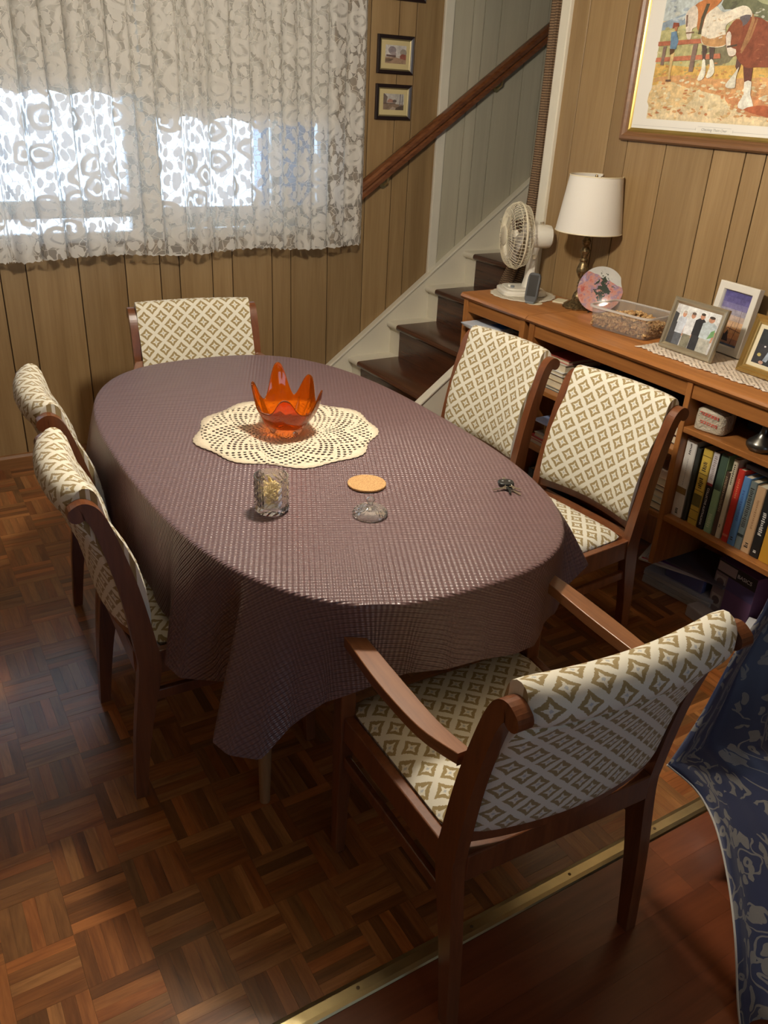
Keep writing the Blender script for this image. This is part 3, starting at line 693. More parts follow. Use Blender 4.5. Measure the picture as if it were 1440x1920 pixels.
# ------------------------------------------------------------------ things on the table
def flat_disc(name, R, n, fn, z, mat, parent=None, origin=None, rings=10, th=0.0015):
    b = MB(); rows = []; uvs = []
    for k in range(rings+1):
        f = max(0.02, k/rings); R_ = []; U_ = []
        for i in range(n):
            a = 2*PI*i/n; r = R*f*(fn(a) if k == rings else lerp(1, fn(a), f**3)); zz = z + th
            R_.append((r*math.cos(a), r*math.sin(a), zz)); U_.append((r*math.cos(a), r*math.sin(a)))
        rows.append(R_); uvs.append(U_)
    I = b.grid(rows, uvs, True); b.face(I[0], uvs[0])
    o = b.build(name, mat, parent, True)
    so = o.modifiers.new('s', 'SOLIDIFY'); so.thickness = th; so.offset = -1
    if origin: o.location = origin
    return o
M['doily'] = doily_mat('crochet_cotton', 0.262, (0.74, 0.64, 0.48))
dn = flat_disc('doily', 0.262, 216, lambda a: 1 + 0.035*math.cos(9*a+0.4) + 0.022*math.cos(4*a+1) + 0.012*abs(math.sin(36*a)), 0, M['doily'], origin=(0.955, 2.075, TOP))
dn.rotation_euler = (0, 0, 0.3)
tag(dn, 'cream crocheted doily under the orange glass bowl', 'doily')
# orange bowl
bw_ = thing('glass_bowl', (0.948, 2.06, TOP+0.002), 'orange art-glass bowl with pulled finger-like rim on the crocheted doily', 'bowl')
lob = [(0.42, 1.0), (1.42, 0.92), (2.55, 1.0), (4.22, 0.82), (5.62, 0.90)]
tall = {0.42: 0.152, 1.42: 0.182, 2.55: 0.148, 4.22: 0.132, 5.62: 0.138}
def rimh(a):
    h = 0.080
    for (c, w) in lob:
        d = (a-c+PI) % (2*PI)-PI; h = max(h, 0.080 + (tall[c]-0.080)*math.exp(-abs(d/0.33)**2.4))
    return h
def rimr(a, f):
    g = max(math.exp(-(((a-c+PI) % (2*PI)-PI)/0.30)**2) for c, w in lob)
    base = 0.030 + 0.066*f**0.55
    return base*(1-0.06*(1-g)*f) + 0.012*math.sin(f*PI*0.8)*g
b = MB(); n = 180; rows = []
NF = 26
for k in range(NF+1):
    f = k/NF; R_ = []
    for i in range(n):
        a = 2*PI*i/n; h = 0.020 + (rimh(a)-0.020)*f**1.15; r = rimr(a, f); R_.append((r*math.cos(a), r*math.sin(a), h))
    rows.append(R_)
inn = []
for k in range(NF, 2, -1):
    f = k/NF; th = lerp(0.012, 0.0035, f); R_ = []
    for i in range(n):
        a = 2*PI*i/n; h = 0.020 + (rimh(a)-0.020)*f**1.15 + (0.002 if k == NF else 0); r = max(0.004, rimr(a, f)-th); R_.append((r*math.cos(a), r*math.sin(a), h))
    inn.append(R_)
I = b.grid(rows+inn, None, True); b.face(I[0][::-1]); b.face(I[-1])
b.build('bowl_body', M['orangeglass'], bw_, True, angle=180)
b = MB(); rows = []
for z, r, am in ((0, 0.044, 0.16), (0.004, 0.046, 0.16), (0.014, 0.038, 0.1), (0.020, 0.034, 0.0)):
    rows.append([(r*(1+am*max(math.cos(3*(a-0.2)), -0.4))*math.cos(a), r*(1+am*max(math.cos(3*(a-0.2)), -0.4))*math.sin(a), z) for a in (2*PI*i/60 for i in range(60))])
I = b.grid(rows, None, True); b.face(I[0][::-1]); b.face(I[-1]); b.build('clear_foot', M['clearglass'], bw_, True, angle=180)
for c in (0.7, 2.9, 5.0):
    MB().tube([(0.036*math.cos(c), 0.036*math.sin(c), 0.008), (0.056*math.cos(c), 0.056*math.sin(c), 0.03), (0.074*math.cos(c), 0.074*math.sin(c), 0.06), (0.083*math.cos(c), 0.083*math.sin(c), 0.085)], [0.009, 0.007, 0.005, 0.001], 8).build('clear_rib', M['clearglass'], bw_, True)
# crystal tumbler
tm = thing('glass_tumbler', (0.708, 1.630, TOP), 'diamond-cut glass tumbler holding pale yellow crumbled pieces', 'tumbler')
def diamond(prof, n, inner, h0, name, parent, mat, rows_n):
    b = MB(); rows = []
    for r, z, cut in prof:
        pass
    return b
b = MB(); n = 28; rows = []; R = 0.041; Hh = 0.090
rows.append([((R-0.004)*math.cos(2*PI*i/n), (R-0.004)*math.sin(2*PI*i/n), 0.0) for i in range(n)])
nr = 9
for k in range(nr):
    z = 0.006 + (Hh-0.022)*k/(nr-1)
    rows.append([((R + (0.0012 if (i+k) % 2 else -0.0016))*math.cos(2*PI*i/n), (R + (0.0012 if (i+k) % 2 else -0.0016))*math.sin(2*PI*i/n), z) for i in range(n)])
for z, r in ((Hh-0.010, R), (Hh, R), (Hh, R-0.003), (Hh-0.02, R-0.0035), (0.016, R-0.005), (0.012, R-0.012)):
    rows.append([(r*math.cos(2*PI*i/n), r*math.sin(2*PI*i/n), z) for i in range(n)])
I = b.grid(rows, None, True); b.face(I[0][::-1]); b.face(I[-1])
b.build('tumbler_wall', M['clearglass'], tm)
M['flake'] = plain('pale_yellow_flakes', (0.80, 0.62, 0.28), 0.6, var=0.3)
b = MB(); rnd = random.Random(3)
for k in range(120):
    a = rnd.uniform(0, 2*PI); z = rnd.uniform(0.020, 0.074); r = rnd.uniform(0, 0.026); s_ = rnd.uniform(0.004, 0.0085)
    b.M = Matrix.Translation((r*math.cos(a), r*math.sin(a), z)) @ Matrix.Rotation(rnd.uniform(0, 6), 4, Vector((rnd.random(), rnd.random(), rnd.random()+0.1)).normalized()) @ Matrix.Diagonal((s_, s_*rnd.uniform(0.6, 1.3), s_*0.35, 1))
    b.ball((0, 0, 0), 1, n=6, m=4)
fk = b.build('yellow_flakes', M['flake'], origin=(0, 0, 0)); fk.location = (0.708, 1.630, TOP); tag(fk, 'pale yellow crumbled pieces filling the cut-glass tumbler', 'sweets', kind='stuff')
# cork coaster, crystal lid, keys
t = NT('cork'); nz = t.n('TexVoronoi', {'Vector': t.coord(), 'Scale': 420.0}).outputs[1]; nz2 = t.noise(t.coord(), 300.0, 2.0)
M['cork'] = t.done(t.pbr(t.ramp(nz2, [(0.3, (0.38, 0.20, 0.075)), (0.7, (0.66, 0.40, 0.17))]), 0.85, t.bump(nz2, 0.3, 0.001)))
ck = MB().lathe([(0.048, 0), (0.050, 0.001), (0.050, 0.005), (0.049, 0.006)], 48).build('cork_coaster', M['cork'], smooth=True); ck.location = (0.985, 1.655, TOP); tag(ck, 'round cork coaster lying on the tablecloth', 'coaster')
ld = thing('crystal_dome', (0.908, 1.505, TOP), 'small faceted glass lid with knob beside the cork coaster', 'lid')
b = MB(); rows = []; n = 32
prof = [(0.041, 0.0), (0.0425, 0.003), (0.042, 0.008), (0.038, 0.013), (0.032, 0.0175), (0.024, 0.021), (0.016, 0.0235), (0.009, 0.026), (0.006, 0.030)]
for k, (r, z) in enumerate(prof):
    rows.append([(r*(1+(0.035 if (i+k) % 2 else -0.035)*(1 if 1 < k < 7 else 0))*math.cos(2*PI*i/n), r*(1+(0.035 if (i+k) % 2 else -0.035)*(1 if 1 < k < 7 else 0))*math.sin(2*PI*i/n), z) for i in range(n)])
I = b.grid(rows, None, True); b.face(I[-1]); 
inn = [(0.038, 0.0), (0.037, 0.006), (0.030, 0.0125), (0.02, 0.0175), (0.004, 0.021)]
J = b.grid([[(r*math.cos(2*PI*i/n), r*math.sin(2*PI*i/n), z) for i in range(n)] for r, z in inn][::-1], None, True); b.face(J[0][::-1])
for i in range(n): b.face((I[0][i], J[-1][i], J[-1][(i+1) % n], I[0][(i+1) % n]))
b.build('lid_dome', M['clearglass'], ld)
MB().lathe([(0.006, 0.029), (0.007, 0.033), (0.010, 0.037), (0.010, 0.042), (0.006, 0.046)], 12).build('knob', M['clearglass'], ld)
M['blackplastic'] = plain('black_plastic', (0.018, 0.019, 0.018), 0.35)
M['steel'] = plain('key_steel', (0.70, 0.66, 0.56), 0.28, 1.0)
ky = thing('key_bunch', (1.312, 1.49, TOP), 'bunch of car and house keys on the right side of the tablecloth', 'keys', rz=math.radians(-28))
MB().prism(souter(0.021, 0.017, 3.2, 28), lambda a, b, d: (a, b+0.012, d), 0.0006, 0.010).build('key_fob', M['blackplastic'], ky, True, bevel=0.003)
MB().lathe([(0.0028, 0.010), (0.0028, 0.0108)], 10, (-0.009, 0.014, 0)).lathe([(0.0028, 0.010), (0.0028, 0.0108)], 10, (0.009, 0.014, 0)).build('fob_button', plain('grey_button', (0.35, 0.36, 0.36), 0.5), ky)
MB().box(-0.004, 0.004, 0.028, 0.046, 0.004, 0.0065).build('car_key_blade', M['steel'], ky, bevel=0.0008)
rg = [(0.010*math.cos(a)+0.004, -0.010+0.010*math.sin(a), 0.005+0.003*math.sin(a)) for a in (2*PI*k/24 for k in range(24))]
MB().tube(rg, 0.0011, 6, True).build('key_ring', M['steel'], ky, True)
for ang, L_ in ((200, 0.047), (302, 0.045), (265, 0.036), (335, 0.03)):
    b = MB(); b.M = Matrix.Translation((0.003, -0.014, 0.0015+0.0012*(ang % 7)/2)) @ Matrix.Rotation(math.radians(ang), 4, 'Z')
    b.prism(souter(0.009, 0.008, 2.3, 18), lambda a, c, d: (a+0.008, c, d), 0, 0.002)
    b.prism([(0.016, -0.0035), (L_, -0.0022), (L_+0.002, 0), (L_, 0.0022), (0.016, 0.0035)], lambda a, c, d: (a, c, d), 0.0002, 0.0018)
    b.build('house_key', M['steel'] if ang != 265 else M['blackplastic'], ky)
# ------------------------------------------------------------------ cabinets along the right wall
CB, CX = M['cabinet'], M['cabinetx']
CT = 0.875
def top_board(y0, y1, parent, x0=2.238, x1=2.626):
    b = MB(); pr = [(x0+0.010, 0.848), (x0+0.004, 0.853), (x0, 0.860), (x0+0.004, 0.868), (x0+0.012, CT), (x1, CT), (x1, 0.848)]
    b.prism(pr[::-1], lambda a, c, d: (a, d, c), y0, y1)
    return b.build('top_board', CB, parent, True, angle=45)
def cabinet(name, y0, y1, label, catg, panels, shelves, aprons):
    r = thing(name, (0, 0, 0), label, catg)
    top_board(y0, y1, r)
    for (a, b_) in panels: rbox('side_panel', 2.250, 2.622, a, b_, 0.155 if abs(a-1.705) < 1e-6 else 0.0, 0.848, CX, r, 0.002)
    for (a, b_, z) in shelves: rbox('shelf', 2.252, 2.612, a, b_, z-0.02, z, CB, r, 0.002)
    for (a, b_) in aprons: rbox('apron', 2.256, 2.274, a, b_, 0.795, 0.848, CB, r, 0.002)
    rbox('back_panel', 2.612, 2.622, panels[0][1], panels[-1][0], 0.0, 0.848, CX, r, 0)
    r.location = (2.43, (y0+y1)/2, 0)
    for c in r.children: c.location = (-2.43, -(y0+y1)/2, 0)
    return r
cabinet('side_cabinet', 2.558, 3.012, 'small orange-stained timber cabinet carrying the desk fan beside the stairs', 'cabinet', [(2.572, 2.602), (2.968, 2.998)], [(2.602, 2.968, 0.74), (2.602, 2.968, 0.40)], [(2.602, 2.968)])
cabinet('bookcase', 0.98, 2.555, 'long low orange-stained timber bookcase under the horse picture', 'bookcase', [(1.0, 1.022), (1.705, 1.727), (2.513, 2.543)], [(1.727, 2.513, 0.60), (1.727, 2.513, 0.353), (1.022, 1.705, 0.695), (1.022, 1.705, 0.358)], [(1.022, 1.705), (1.727, 2.513)])
# ------------------------------------------------------------------ books
PAGES = plain('book_pages', (0.66, 0.58, 0.42), 0.9, var=0.1)
INK = plain('dark_print', (0.03, 0.025, 0.02), 0.7); WINK = plain('white_print', (0.75, 0.73, 0.68), 0.7)
_cm = {}
def colm(c, rough=0.55):
    k = (tuple(round(x, 3) for x in c), rough)
    if k not in _cm: _cm[k] = plain('cover', c, rough, var=0.12)
    return _cm[k]
def book(name, w, h, d, col, label, loc, catg='book', group=None, rot=(0, 0, 0), spine=None):
    """local: spine faces -X, thickness along Y, height along Z, origin at bottom centre of the spine"""
    r = thing(name, loc, label, catg, group=group); r.rotation_euler = rot
    t_ = 0.0018 if w > 0.012 else 0.0008
    b = MB(); b.prism([(d, -w/2), (0.003, -w/2), (0, -w/2+min(0.003, w*0.3)), (0, w/2-min(0.003, w*0.3)), (0.003, w/2), (d, w/2), (d, w/2-t_), (0.005, w/2-t_), (0.005, -w/2+t_), (d, -w/2+t_)], lambda a, c, e: (a, c, e), 0, h)
    cv = b.build('cover', colm(col), r)
    MB().box(0.005, d-0.004, -w/2+t_, w/2-t_, 0.003, h-0.003).build('pages', PAGES, r)
    for (kind, *a) in (spine or []):
        if kind == 'band':
            z0, z1, c = a; MB().box(-0.0004, 0.0006, -w/2+0.0018, w/2-0.0018, z0, z1).build('spine_band', colm(c), cv)
        elif kind == 'text':
            s_, z, size, m = a
            text('spine_title', s_, size, m, cv, Matrix.Translation((-0.0006, 0, z)) @ Matrix(((0, 0, -1, 0), (0, -1, 0, 0), (-1, 0, 0, 0), (0, 0, 0, 1))))
        elif kind == 'marks':
            z0, z1, hw, m = a; bb = MB(); rn = random.Random(int(z0*1000)+int(w*1e4)); z = z1
            while z > z0:
                l = rn.uniform(0.004, 0.008); bb.box(-0.0006, 0.0002, -hw*rn.uniform(0.5, 1), hw*rn.uniform(0.5, 1), z-l*0.5, z); z -= l
            bb.build('spine_print', m, cv)
    return r
BX = 2.285; BZ = 0.359
row = [
 (1.682, 0.044, 0.288, 0.21, (0.72, 0.70, 0.66), 'thick white book with a tan spine band at the end of the row', [('band', 0.088, 0.112, (0.30, 0.18, 0.06)), ('marks', 0.235, 0.275, 0.004, INK), ('marks', 0.12, 0.22, 0.0015, colm((0.4, 0.4, 0.4))), ('marks', 0.012, 0.03, 0.006, INK)]),
 (1.648, 0.016, 0.270, 0.19, (0.035, 0.04, 0.035), 'thin black book beside the thick white book', []),
 (1.612, 0.038, 0.282, 0.20, (0.62, 0.44, 0.075), 'fat yellow book with dark spine drawings', [('band', 0.255, 0.257, (0.1, 0.07, 0.02)), ('marks', 0.205, 0.235, 0.009, INK), ('band', 0.19, 0.192, (0.1, 0.07, 0.02)), ('marks', 0.14, 0.175, 0.010, INK), ('band', 0.128, 0.130, (0.1, 0.07, 0.02)), ('band', 0.07, 0.115, (0.16, 0.13, 0.04)), ('band', 0.052, 0.054, (0.1, 0.07, 0.02)), ('band', 0.02, 0.022, (0.1, 0.07, 0.02))]),
 (1.577, 0.026, 0.284, 0.20, (0.012, 0.011, 0.012), 'black book lettered in white with a pale spine top', [('band', 0.172, 0.284, (0.62, 0.58, 0.58)), ('band', 0.163, 0.172, (0.22, 0.02, 0.03)), ('text', 'COLLECTIVE AUSTRALIANA', 0.084, 0.0112, WINK), ('marks', 0.185, 0.27, 0.007, colm((0.3, 0.25, 0.25)))]),
 (1.545, 0.030, 0.288, 0.20, (0.28, 0.44, 0.26), 'light green book next to the white-lettered black book', [('band', 0.16, 0.288, (0.06, 0.10, 0.07)), ('marks', 0.02, 0.07, 0.008, colm((0.55, 0.66, 0.45)))]),
 (1.520, 0.015, 0.235, 0.18, (0.085, 0.05, 0.035), 'narrow dark brown book with mottled spine', [('marks', 0.09, 0.22, 0.005, colm((0.32, 0.24, 0.15)))]),
 (1.502, 0.018, 0.288, 0.20, (0.58, 0.52, 0.38), 'tall slim cream book', [('marks', 0.2, 0.27, 0.003, INK), ('marks', 0.04, 0.05, 0.003, INK)]),
 (1.474, 0.024, 0.262, 0.19, (0.55, 0.035, 0.022), 'bright red book', [('marks', 0.16, 0.23, 0.0035, colm((0.7, 0.25, 0.12))), ('band', 0.02, 0.028, (0.7, 0.2, 0.12))]),
 (1.447, 0.027, 0.246, 0.19, (0.10, 0.24, 0.50), 'sky blue book', [('marks', 0.09, 0.2, 0.005, colm((0.05, 0.12, 0.35))), ('marks', 0.018, 0.03, 0.006, INK)]),
 (1.420, 0.025, 0.242, 0.19, (0.16, 0.20, 0.20), 'slate grey book with dark title', [('marks', 0.08, 0.22, 0.008, INK), ('band', 0.045, 0.055, (0.02, 0.03, 0.03))]),
 (1.390, 0.033, 0.236, 0.19, (0.55, 0.36, 0.20), 'pale tan book with a small emblem', [('marks', 0.09, 0.19, 0.004, colm((0.35, 0.2, 0.1))), ('marks', 0.018, 0.036, 0.007, INK)]),
 (1.356, 0.032, 0.255, 0.19, (0.014, 0.014, 0.013), 'wide black book with white spine letters', [('marks', 0.08, 0.16, 0.007, WINK), ('marks', 0.015, 0.025, 0.006, WINK)]),
 (1.318, 0.040, 0.240, 0.19, (0.62, 0.32, 0.03), 'golden orange book at the picture edge', []),
 (1.272, 0.040, 0.250, 0.19, (0.10, 0.05, 0.04), 'maroon book past the golden orange one', []),
 (1.228, 0.035, 0.240, 0.19, (0.20, 0.22, 0.14), 'olive book past the maroon one', []),
]
for y, w, h, d, c, lb, sp_ in row: book('book', w, h, d, c, lb + ' on the bookcase shelf' if len(lb.split()) < 8 else lb, (BX, y, BZ), group='books standing on the middle bookcase shelf', spine=sp_)
# grey book lying across the shorter books
g_ = book('book', 0.016, 0.20, 0.15, (0.12, 0.11, 0.12), 'grey book lying flat on top of the blue and tan books', (0, 0, 0), group='books lying flat in the bookcase')
g_.rotation_euler = (math.radians(90), 0, 0); g_.location = (2.31, 1.48, BZ+0.2625+0.008)
def lying(y0, y1, x, z, th, d, c, label, rz=0, name='book', catg='book', grp='books lying flat in the bookcase'):
    """book lying flat, its spine/long edge toward the room"""
    r = thing(name, (x, (y0+y1)/2, z), label, catg, rz=rz, group=grp); w = abs(y1-y0)
    b = MB(); tt = min(0.0022, th*0.16); b.box(0, d, -w/2, w/2, 0, tt).box(0, d, -w/2, w/2, th-tt, th).box(d-0.003, d, -w/2, w/2, tt, th-tt)
    b.build('cover', colm(c), r); MB().box(0.003, d-0.004, -w/2+0.003, w/2-0.003, tt, th-tt).build('pages', PAGES, r)
    return r
z = 0.6005
for k, (th, c, lb, o) in enumerate(((0.012, (0.10, 0.16, 0.20), 'thin slate paperback at the bottom of the left shelf stack', 0.0), (0.030, (0.55, 0.42, 0.24), 'thick cream-paged book second in the left shelf stack', 0.002), (0.026, (0.55, 0.45, 0.28), 'cream-paged book third in the left shelf stack', 0.0), (0.016, (0.70, 0.69, 0.66), 'white book fourth in the left shelf stack', -0.004), (0.030, (0.62, 0.60, 0.50), 'greenish-white book fifth in the left shelf stack', 0.006), (0.016, (0.42, 0.08, 0.06), 'red-topped book crowning the left shelf stack', 0.02))):
    lying(2.348, 2.475, 2.29+o, z, th, 0.19, c, lb); z += th + 0.0004
DK = ((0.020, (0.012, 0.016, 0.014)), (0.030, (0.02, 0.012, 0.012)), (0.025, (0.03, 0.02, 0.03)), (0.028, (0.05, 0.02, 0.015)))
nmz = ['black album under the dark pile behind the chairs', 'dark maroon album second in the dark pile', 'blackish folder third in the dark pile', 'dark brown folder on top of the dark pile']
z = 0.6005
for (th, c), lb in zip(DK, nmz):
    lying(2.03, 2.32, 2.30, z, th, 0.26, c, lb, 0.03, 'album', 'album', 'dark albums on the upper left shelf'); z += th+0.0004
z = 0.6005
for (th, c), lb in zip(((0.03, (0.03, 0.02, 0.02)), (0.035, (0.10, 0.03, 0.025)), (0.03, (0.02, 0.03, 0.05)), (0.03, (0.06, 0.04, 0.03))), ('near-black album at the bottom of the second dark pile', 'dark red album in the second dark pile', 'navy album in the second dark pile', 'dusky brown album topping the second dark pile')):
    lying(1.76, 2.01, 2.30, z, th, 0.26, c, lb, -0.02, 'album', 'album', 'dark albums on the upper left shelf'); z += th+0.0004
# middle left shelf
z = 0.3535
lying(2.33, 2.50, 2.275, z, 0.012, 0.2, (0.55, 0.50, 0.42), 'white notebook under the red notebook between the chairs'); lying(2.33, 2.49, 2.28, z+0.0125, 0.012, 0.2, (0.42, 0.035, 0.045), 'red notebook on the middle left shelf between the chairs')
lying(2.33, 2.47, 2.29, z+0.025, 0.018, 0.17, (0.40, 0.40, 0.36), 'grey notebook resting on the red notebook')
rl = MB().lathe([(0.016, 0), (0.018, 0.004), (0.018, 0.046), (0.016, 0.05)], 20).build('twine_roll', plain('twine', (0.42, 0.26, 0.10), 0.9, var=0.3), smooth=True); rl.location = (2.325, 2.425, z+0.0436); tag(rl, 'small tan roll standing on the grey notebook', 'roll')
nb = MB().box(0, 0.13, -0.05, 0.05, 0, 0.008).build('note_pad', plain('blue_pad', (0.38, 0.46, 0.78), 0.6), bevel=0.001); nb.location = (2.28, 2.425, z+0.094); tag(nb, 'pale blue pad lying on the small tan roll', 'notepad')
for k, (y, c, lb) in enumerate(((2.47, (0.08, 0.13, 0.15), 'teal book on the lowest left shelf, nearest the small cabinet'), (2.435, (0.32, 0.36, 0.38), 'silvery book beside the teal book on the lowest left shelf'), (2.40, (0.05, 0.07, 0.09), 'navy book beside the silvery book on the lowest left shelf'))):
    book('book', 0.032, 0.22, 0.17, c, lb, (2.30, y, 0.0005), group='books standing on the floor of the bookcase')
z = 0.3535
for th, c, lb in ((0.028, (0.10, 0.10, 0.09), 'grey book at the bottom of the stack beside the upright divider'), (0.022, (0.45, 0.50, 0.42), 'pale green book in the stack beside the upright divider'), (0.024, (0.50, 0.46, 0.40), 'off-white book in the stack beside the upright divider'), (0.02, (0.12, 0.09, 0.08), 'dark book in the stack beside the upright divider'), (0.03, (0.55, 0.40, 0.30), 'pinkish cream book on the stack beside the upright divider')):
    lying(1.735, 1.87, 2.265, z, th, 0.18, c, lb); z += th+0.0004
# small cabinet contents
pp = thing('paper_stack', (2.215, 2.86, 0.7405), 'white and blue leaflets sticking out of the small cabinet', 'papers')
for k in range(4): 
    q = MB().box(0.0, 0.21, -0.09, 0.09, k*0.0045, k*0.0045+0.0035).build('leaflet', plain('leaflet_white', (0.68, 0.70, 0.74), 0.5) if k != 3 else plain('leaflet_pale', (0.62, 0.68, 0.78), 0.4), pp); q.rotation_euler = (0, 0, 0.05*(k-1.5))
MB().box(0.09, 0.16, -0.085, 0.0, 0.0172, 0.0178).build('blue_print', plain('blue_print', (0.03, 0.16, 0.55), 0.5), pp)
bgk = MB(); bgk.M = Matrix.Translation((2.43, 2.69, 0.7405)); bgk.ball((0, 0, 0.03), 0.13, 0.075, 0.03, 16, 8); bg_ = bgk.build('black_pouch', plain('black_cloth', (0.012, 0.013, 0.016), 0.8), smooth=True, origin=(2.43, 2.69, 0.7405)); tag(bg_, 'soft black pouch inside the small cabinet', 'pouch')
# ------------------------------------------------------------------ upper right shelf
sh = thing('bread_bag', (2.322, 1.640, 0.6955), 'small packet in crinkled clear plastic with red print on the upper shelf', 'packet', rz=0.25)
b = MB(); rows = []
for z_, sx_, sy_ in ((0, 0.9, 0.9), (0.006, 1.0, 1.0), (0.05, 1.0, 1.0), (0.072, 0.96, 0.96), (0.084, 0.72, 0.72), (0.090, 0.3, 0.3), (0.094, 0.14, 0.14)):
    rows.append([(0.052*sx_*math.copysign(abs(math.cos(a))**0.45, math.cos(a)), 0.055*sy_*math.copysign(abs(math.sin(a))**0.45, math.sin(a)), z_*0.95) for a in (2*PI*i/32 for i in range(32))])
I = b.grid(rows, None, True); b.face(I[0][::-1]); b.face(I[-1])
t = NT('packet_film'); nz = t.noise(t.coord(), 45.0, 3.0, 0.6, 1.0); M['packet'] = t.done(t.pbr(t.mix(nz, (0.40, 0.34, 0.24, 1), (0.66, 0.60, 0.50, 1)), 0.22, t.bump(nz, 0.8, 0.01), **{'Coat Weight': 0.6}))
b.build('packet_body', M['packet'], sh, True)
b = MB(); rows = []
for z_, r_ in ((0.085, 0.008), (0.092, 0.012), (0.098, 0.030), (0.100, 0.045)):
    rows.append([(r_*(1+0.35*math.sin(3*a+z_*60))*math.cos(a)-0.01*(z_-0.085)*60*0.3, r_*(1+0.35*math.sin(3*a+z_*60))*math.sin(a)+0.02*(z_-0.085)*30, min(0.0985, z_)+0.0) for a in (2*PI*i/24 for i in range(24))])
b.grid(rows, None, True); b.build('twisted_top', M['plastic_clear'], sh, True)
rp = plain('red_print', (0.62, 0.12, 0.09), 0.5)
b = MB(); rn = random.Random(4)
for zz in (0.028, 0.034, 0.056, 0.062):
    y = -0.03
    while y < 0.03:
        l = rn.uniform(0.004, 0.009); b.box(-0.0532, -0.0515, y, y+l, zz+y*0.1, zz+0.0035+y*0.1); y += l+0.003
b.build('red_print', rp, sh)
M['pewter'] = plain('pewter', (0.13, 0.13, 0.12), 0.28, 0.9)
vs = MB().lathe([(0.030, 0), (0.038, 0.002), (0.045, 0.012), (0.046, 0.020), (0.040, 0.030), (0.026, 0.042), (0.015, 0.056), (0.0105, 0.072), (0.0105, 0.082), (0.015, 0.092), (0.018, 0.0955)], 32).build('bud_vase', M['pewter'], smooth=True); vs.location = (2.315, 1.452, 0.6955); tag(vs, 'squat pewter bud vase with a slender neck on the upper shelf', 'vase')
for k in range(5):
    cd = thing('disc_case', (2.36+0.004*(k % 2), 1.335, 0.6955+k*0.0157), '%s disc case of the stack right of the pewter vase' % ['bottom', 'second', 'middle', 'fourth', 'top'][k], 'disc case', group='stacked disc cases')
    MB().box(0, 0.14, -0.062, 0.062, 0, 0.0035).box(0, 0.14, -0.062, 0.062, 0.0115, 0.015).box(0.13, 0.14, -0.062, 0.062, 0.0035, 0.0115).build('case', M['blackplastic'], cd)
    MB().box(0.0015, 0.129, -0.06, 0.06, 0.0036, 0.0114).build('paper_insert', plain('grey_insert', (0.45, 0.42, 0.40), 0.6), cd)
gb = MB().box(0, 0.14, -0.05, 0.05, 0, 0.045).build('grey_case', plain('bluegrey_plastic', (0.055, 0.06, 0.07), 0.4), bevel=0.006); gb.location = (2.44, 1.55, 0.6955); tag(gb, 'bluish-grey case at the back of the upper shelf', 'case')
wg = thing('charger', (2.44, 1.545, 0.741), 'small white charger lying on the bluish-grey case', 'charger')
MB().box(0, 0.05, -0.03, 0.025, 0, 0.026).build('charger_body', M['winwhite'], wg, bevel=0.003); MB().box(-0.0006, 0.0, -0.024, -0.012, 0.012, 0.018).build('port', INK, wg)
# ------------------------------------------------------------------ bottom right
PM = [((0.42, 0.40, 0.38), 0.0), ((0.36, 0.35, 0.34), 0.03), ((0.46, 0.44, 0.41), -0.02), ((0.35, 0.36, 0.40), 0.05)]
z = 0.0008
mgl = ['bottom', 'second', 'third', 'fourth']
for k, (c, a) in enumerate(PM):
    q = MB().box(-0.105, 0.105, -0.145, 0.145, 0, 0.016).build('magazine', colm(c), bevel=0.002); q.location = (2.465, 1.675, z); q.rotation_euler = (0, 0, 0.12+a); tag(q, '%s grey magazine from the floor in the pile under the bookcase' % mgl[k], 'magazine', 'magazines piled under the bookcase'); z += 0.0165
q = MB().box(-0.09, 0.09, -0.05, 0.11, 0, 0.055).build('blue_box', plain('dull_blue', (0.10, 0.11, 0.24), 0.6), bevel=0.002); q.location = (2.465, 1.625, z); q.rotation_euler = (0, 0, 0.1); tag(q, 'dull blue box between the magazines in the floor pile', 'box'); z += 0.0555
for k, (c, a, x, y, lb) in enumerate((((0.55, 0.54, 0.50), 0.42, 2.435, 1.70, 'white brochure with a red edge stripe fanned across the pile'), ((0.42, 0.40, 0.42), 0.30, 2.445, 1.67, 'pale brochure with purple cover strip near the top of the pile'), ((0.12, 0.11, 0.13), 0.12, 2.455, 1.64, 'dark magazine lying on top of the floor pile'))):
    r = thing('brochure', (x, y, z), lb, 'brochure', rz=a, group='brochures on the floor pile')
    MB().box(-0.105, 0.105, -0.148, 0.148, 0, 0.007).build('cover', colm(c), r)
    if k == 0:
        MB().box(-0.0985, -0.088, -0.14, 0.14, 0.0071, 0.0075).build('red_stripe', colm((0.42, 0.03, 0.05)), r); MB().box(-0.075, -0.062, -0.13, -0.02, 0.0071, 0.0075).build('gold_stripe', colm((0.55, 0.34, 0.06)), r); MB().box(-0.08, -0.045, 0.0, 0.13, 0.0071, 0.0075).build('green_panel', colm((0.10, 0.16, 0.15)), r)
    if k == 1: MB().box(-0.10, -0.07, -0.14, 0.14, 0.0071, 0.0075).box(-0.1, 0.1, -0.145, -0.115, 0.0071, 0.0075).build('purple_strip', colm((0.13, 0.03, 0.17)), r)
    z += 0.0075
bx_ = thing('craft_box', (2.385, 1.452, 0.0005), 'upright purple and black cardboard box under the bookcase', 'box', rz=-0.06)
MB().box(0, 0.12, -0.085, 0.085, 0, 0.235).build('carton', colm((0.16, 0.08, 0.17)), bx_, bevel=0.002)
MB().box(-0.0006, 0, -0.084, 0.084, 0.185, 0.234).build('black_panel', INK, bx_); MB().box(-0.0006, 0, -0.084, 0.03, 0.135, 0.184).build('violet_panel', colm((0.09, 0.07, 0.17)), bx_)
MB().box(-0.0006, 0, 0.03, 0.084, 0.0, 0.184).build('photo_strip', colm((0.26, 0.20, 0.20)), bx_)
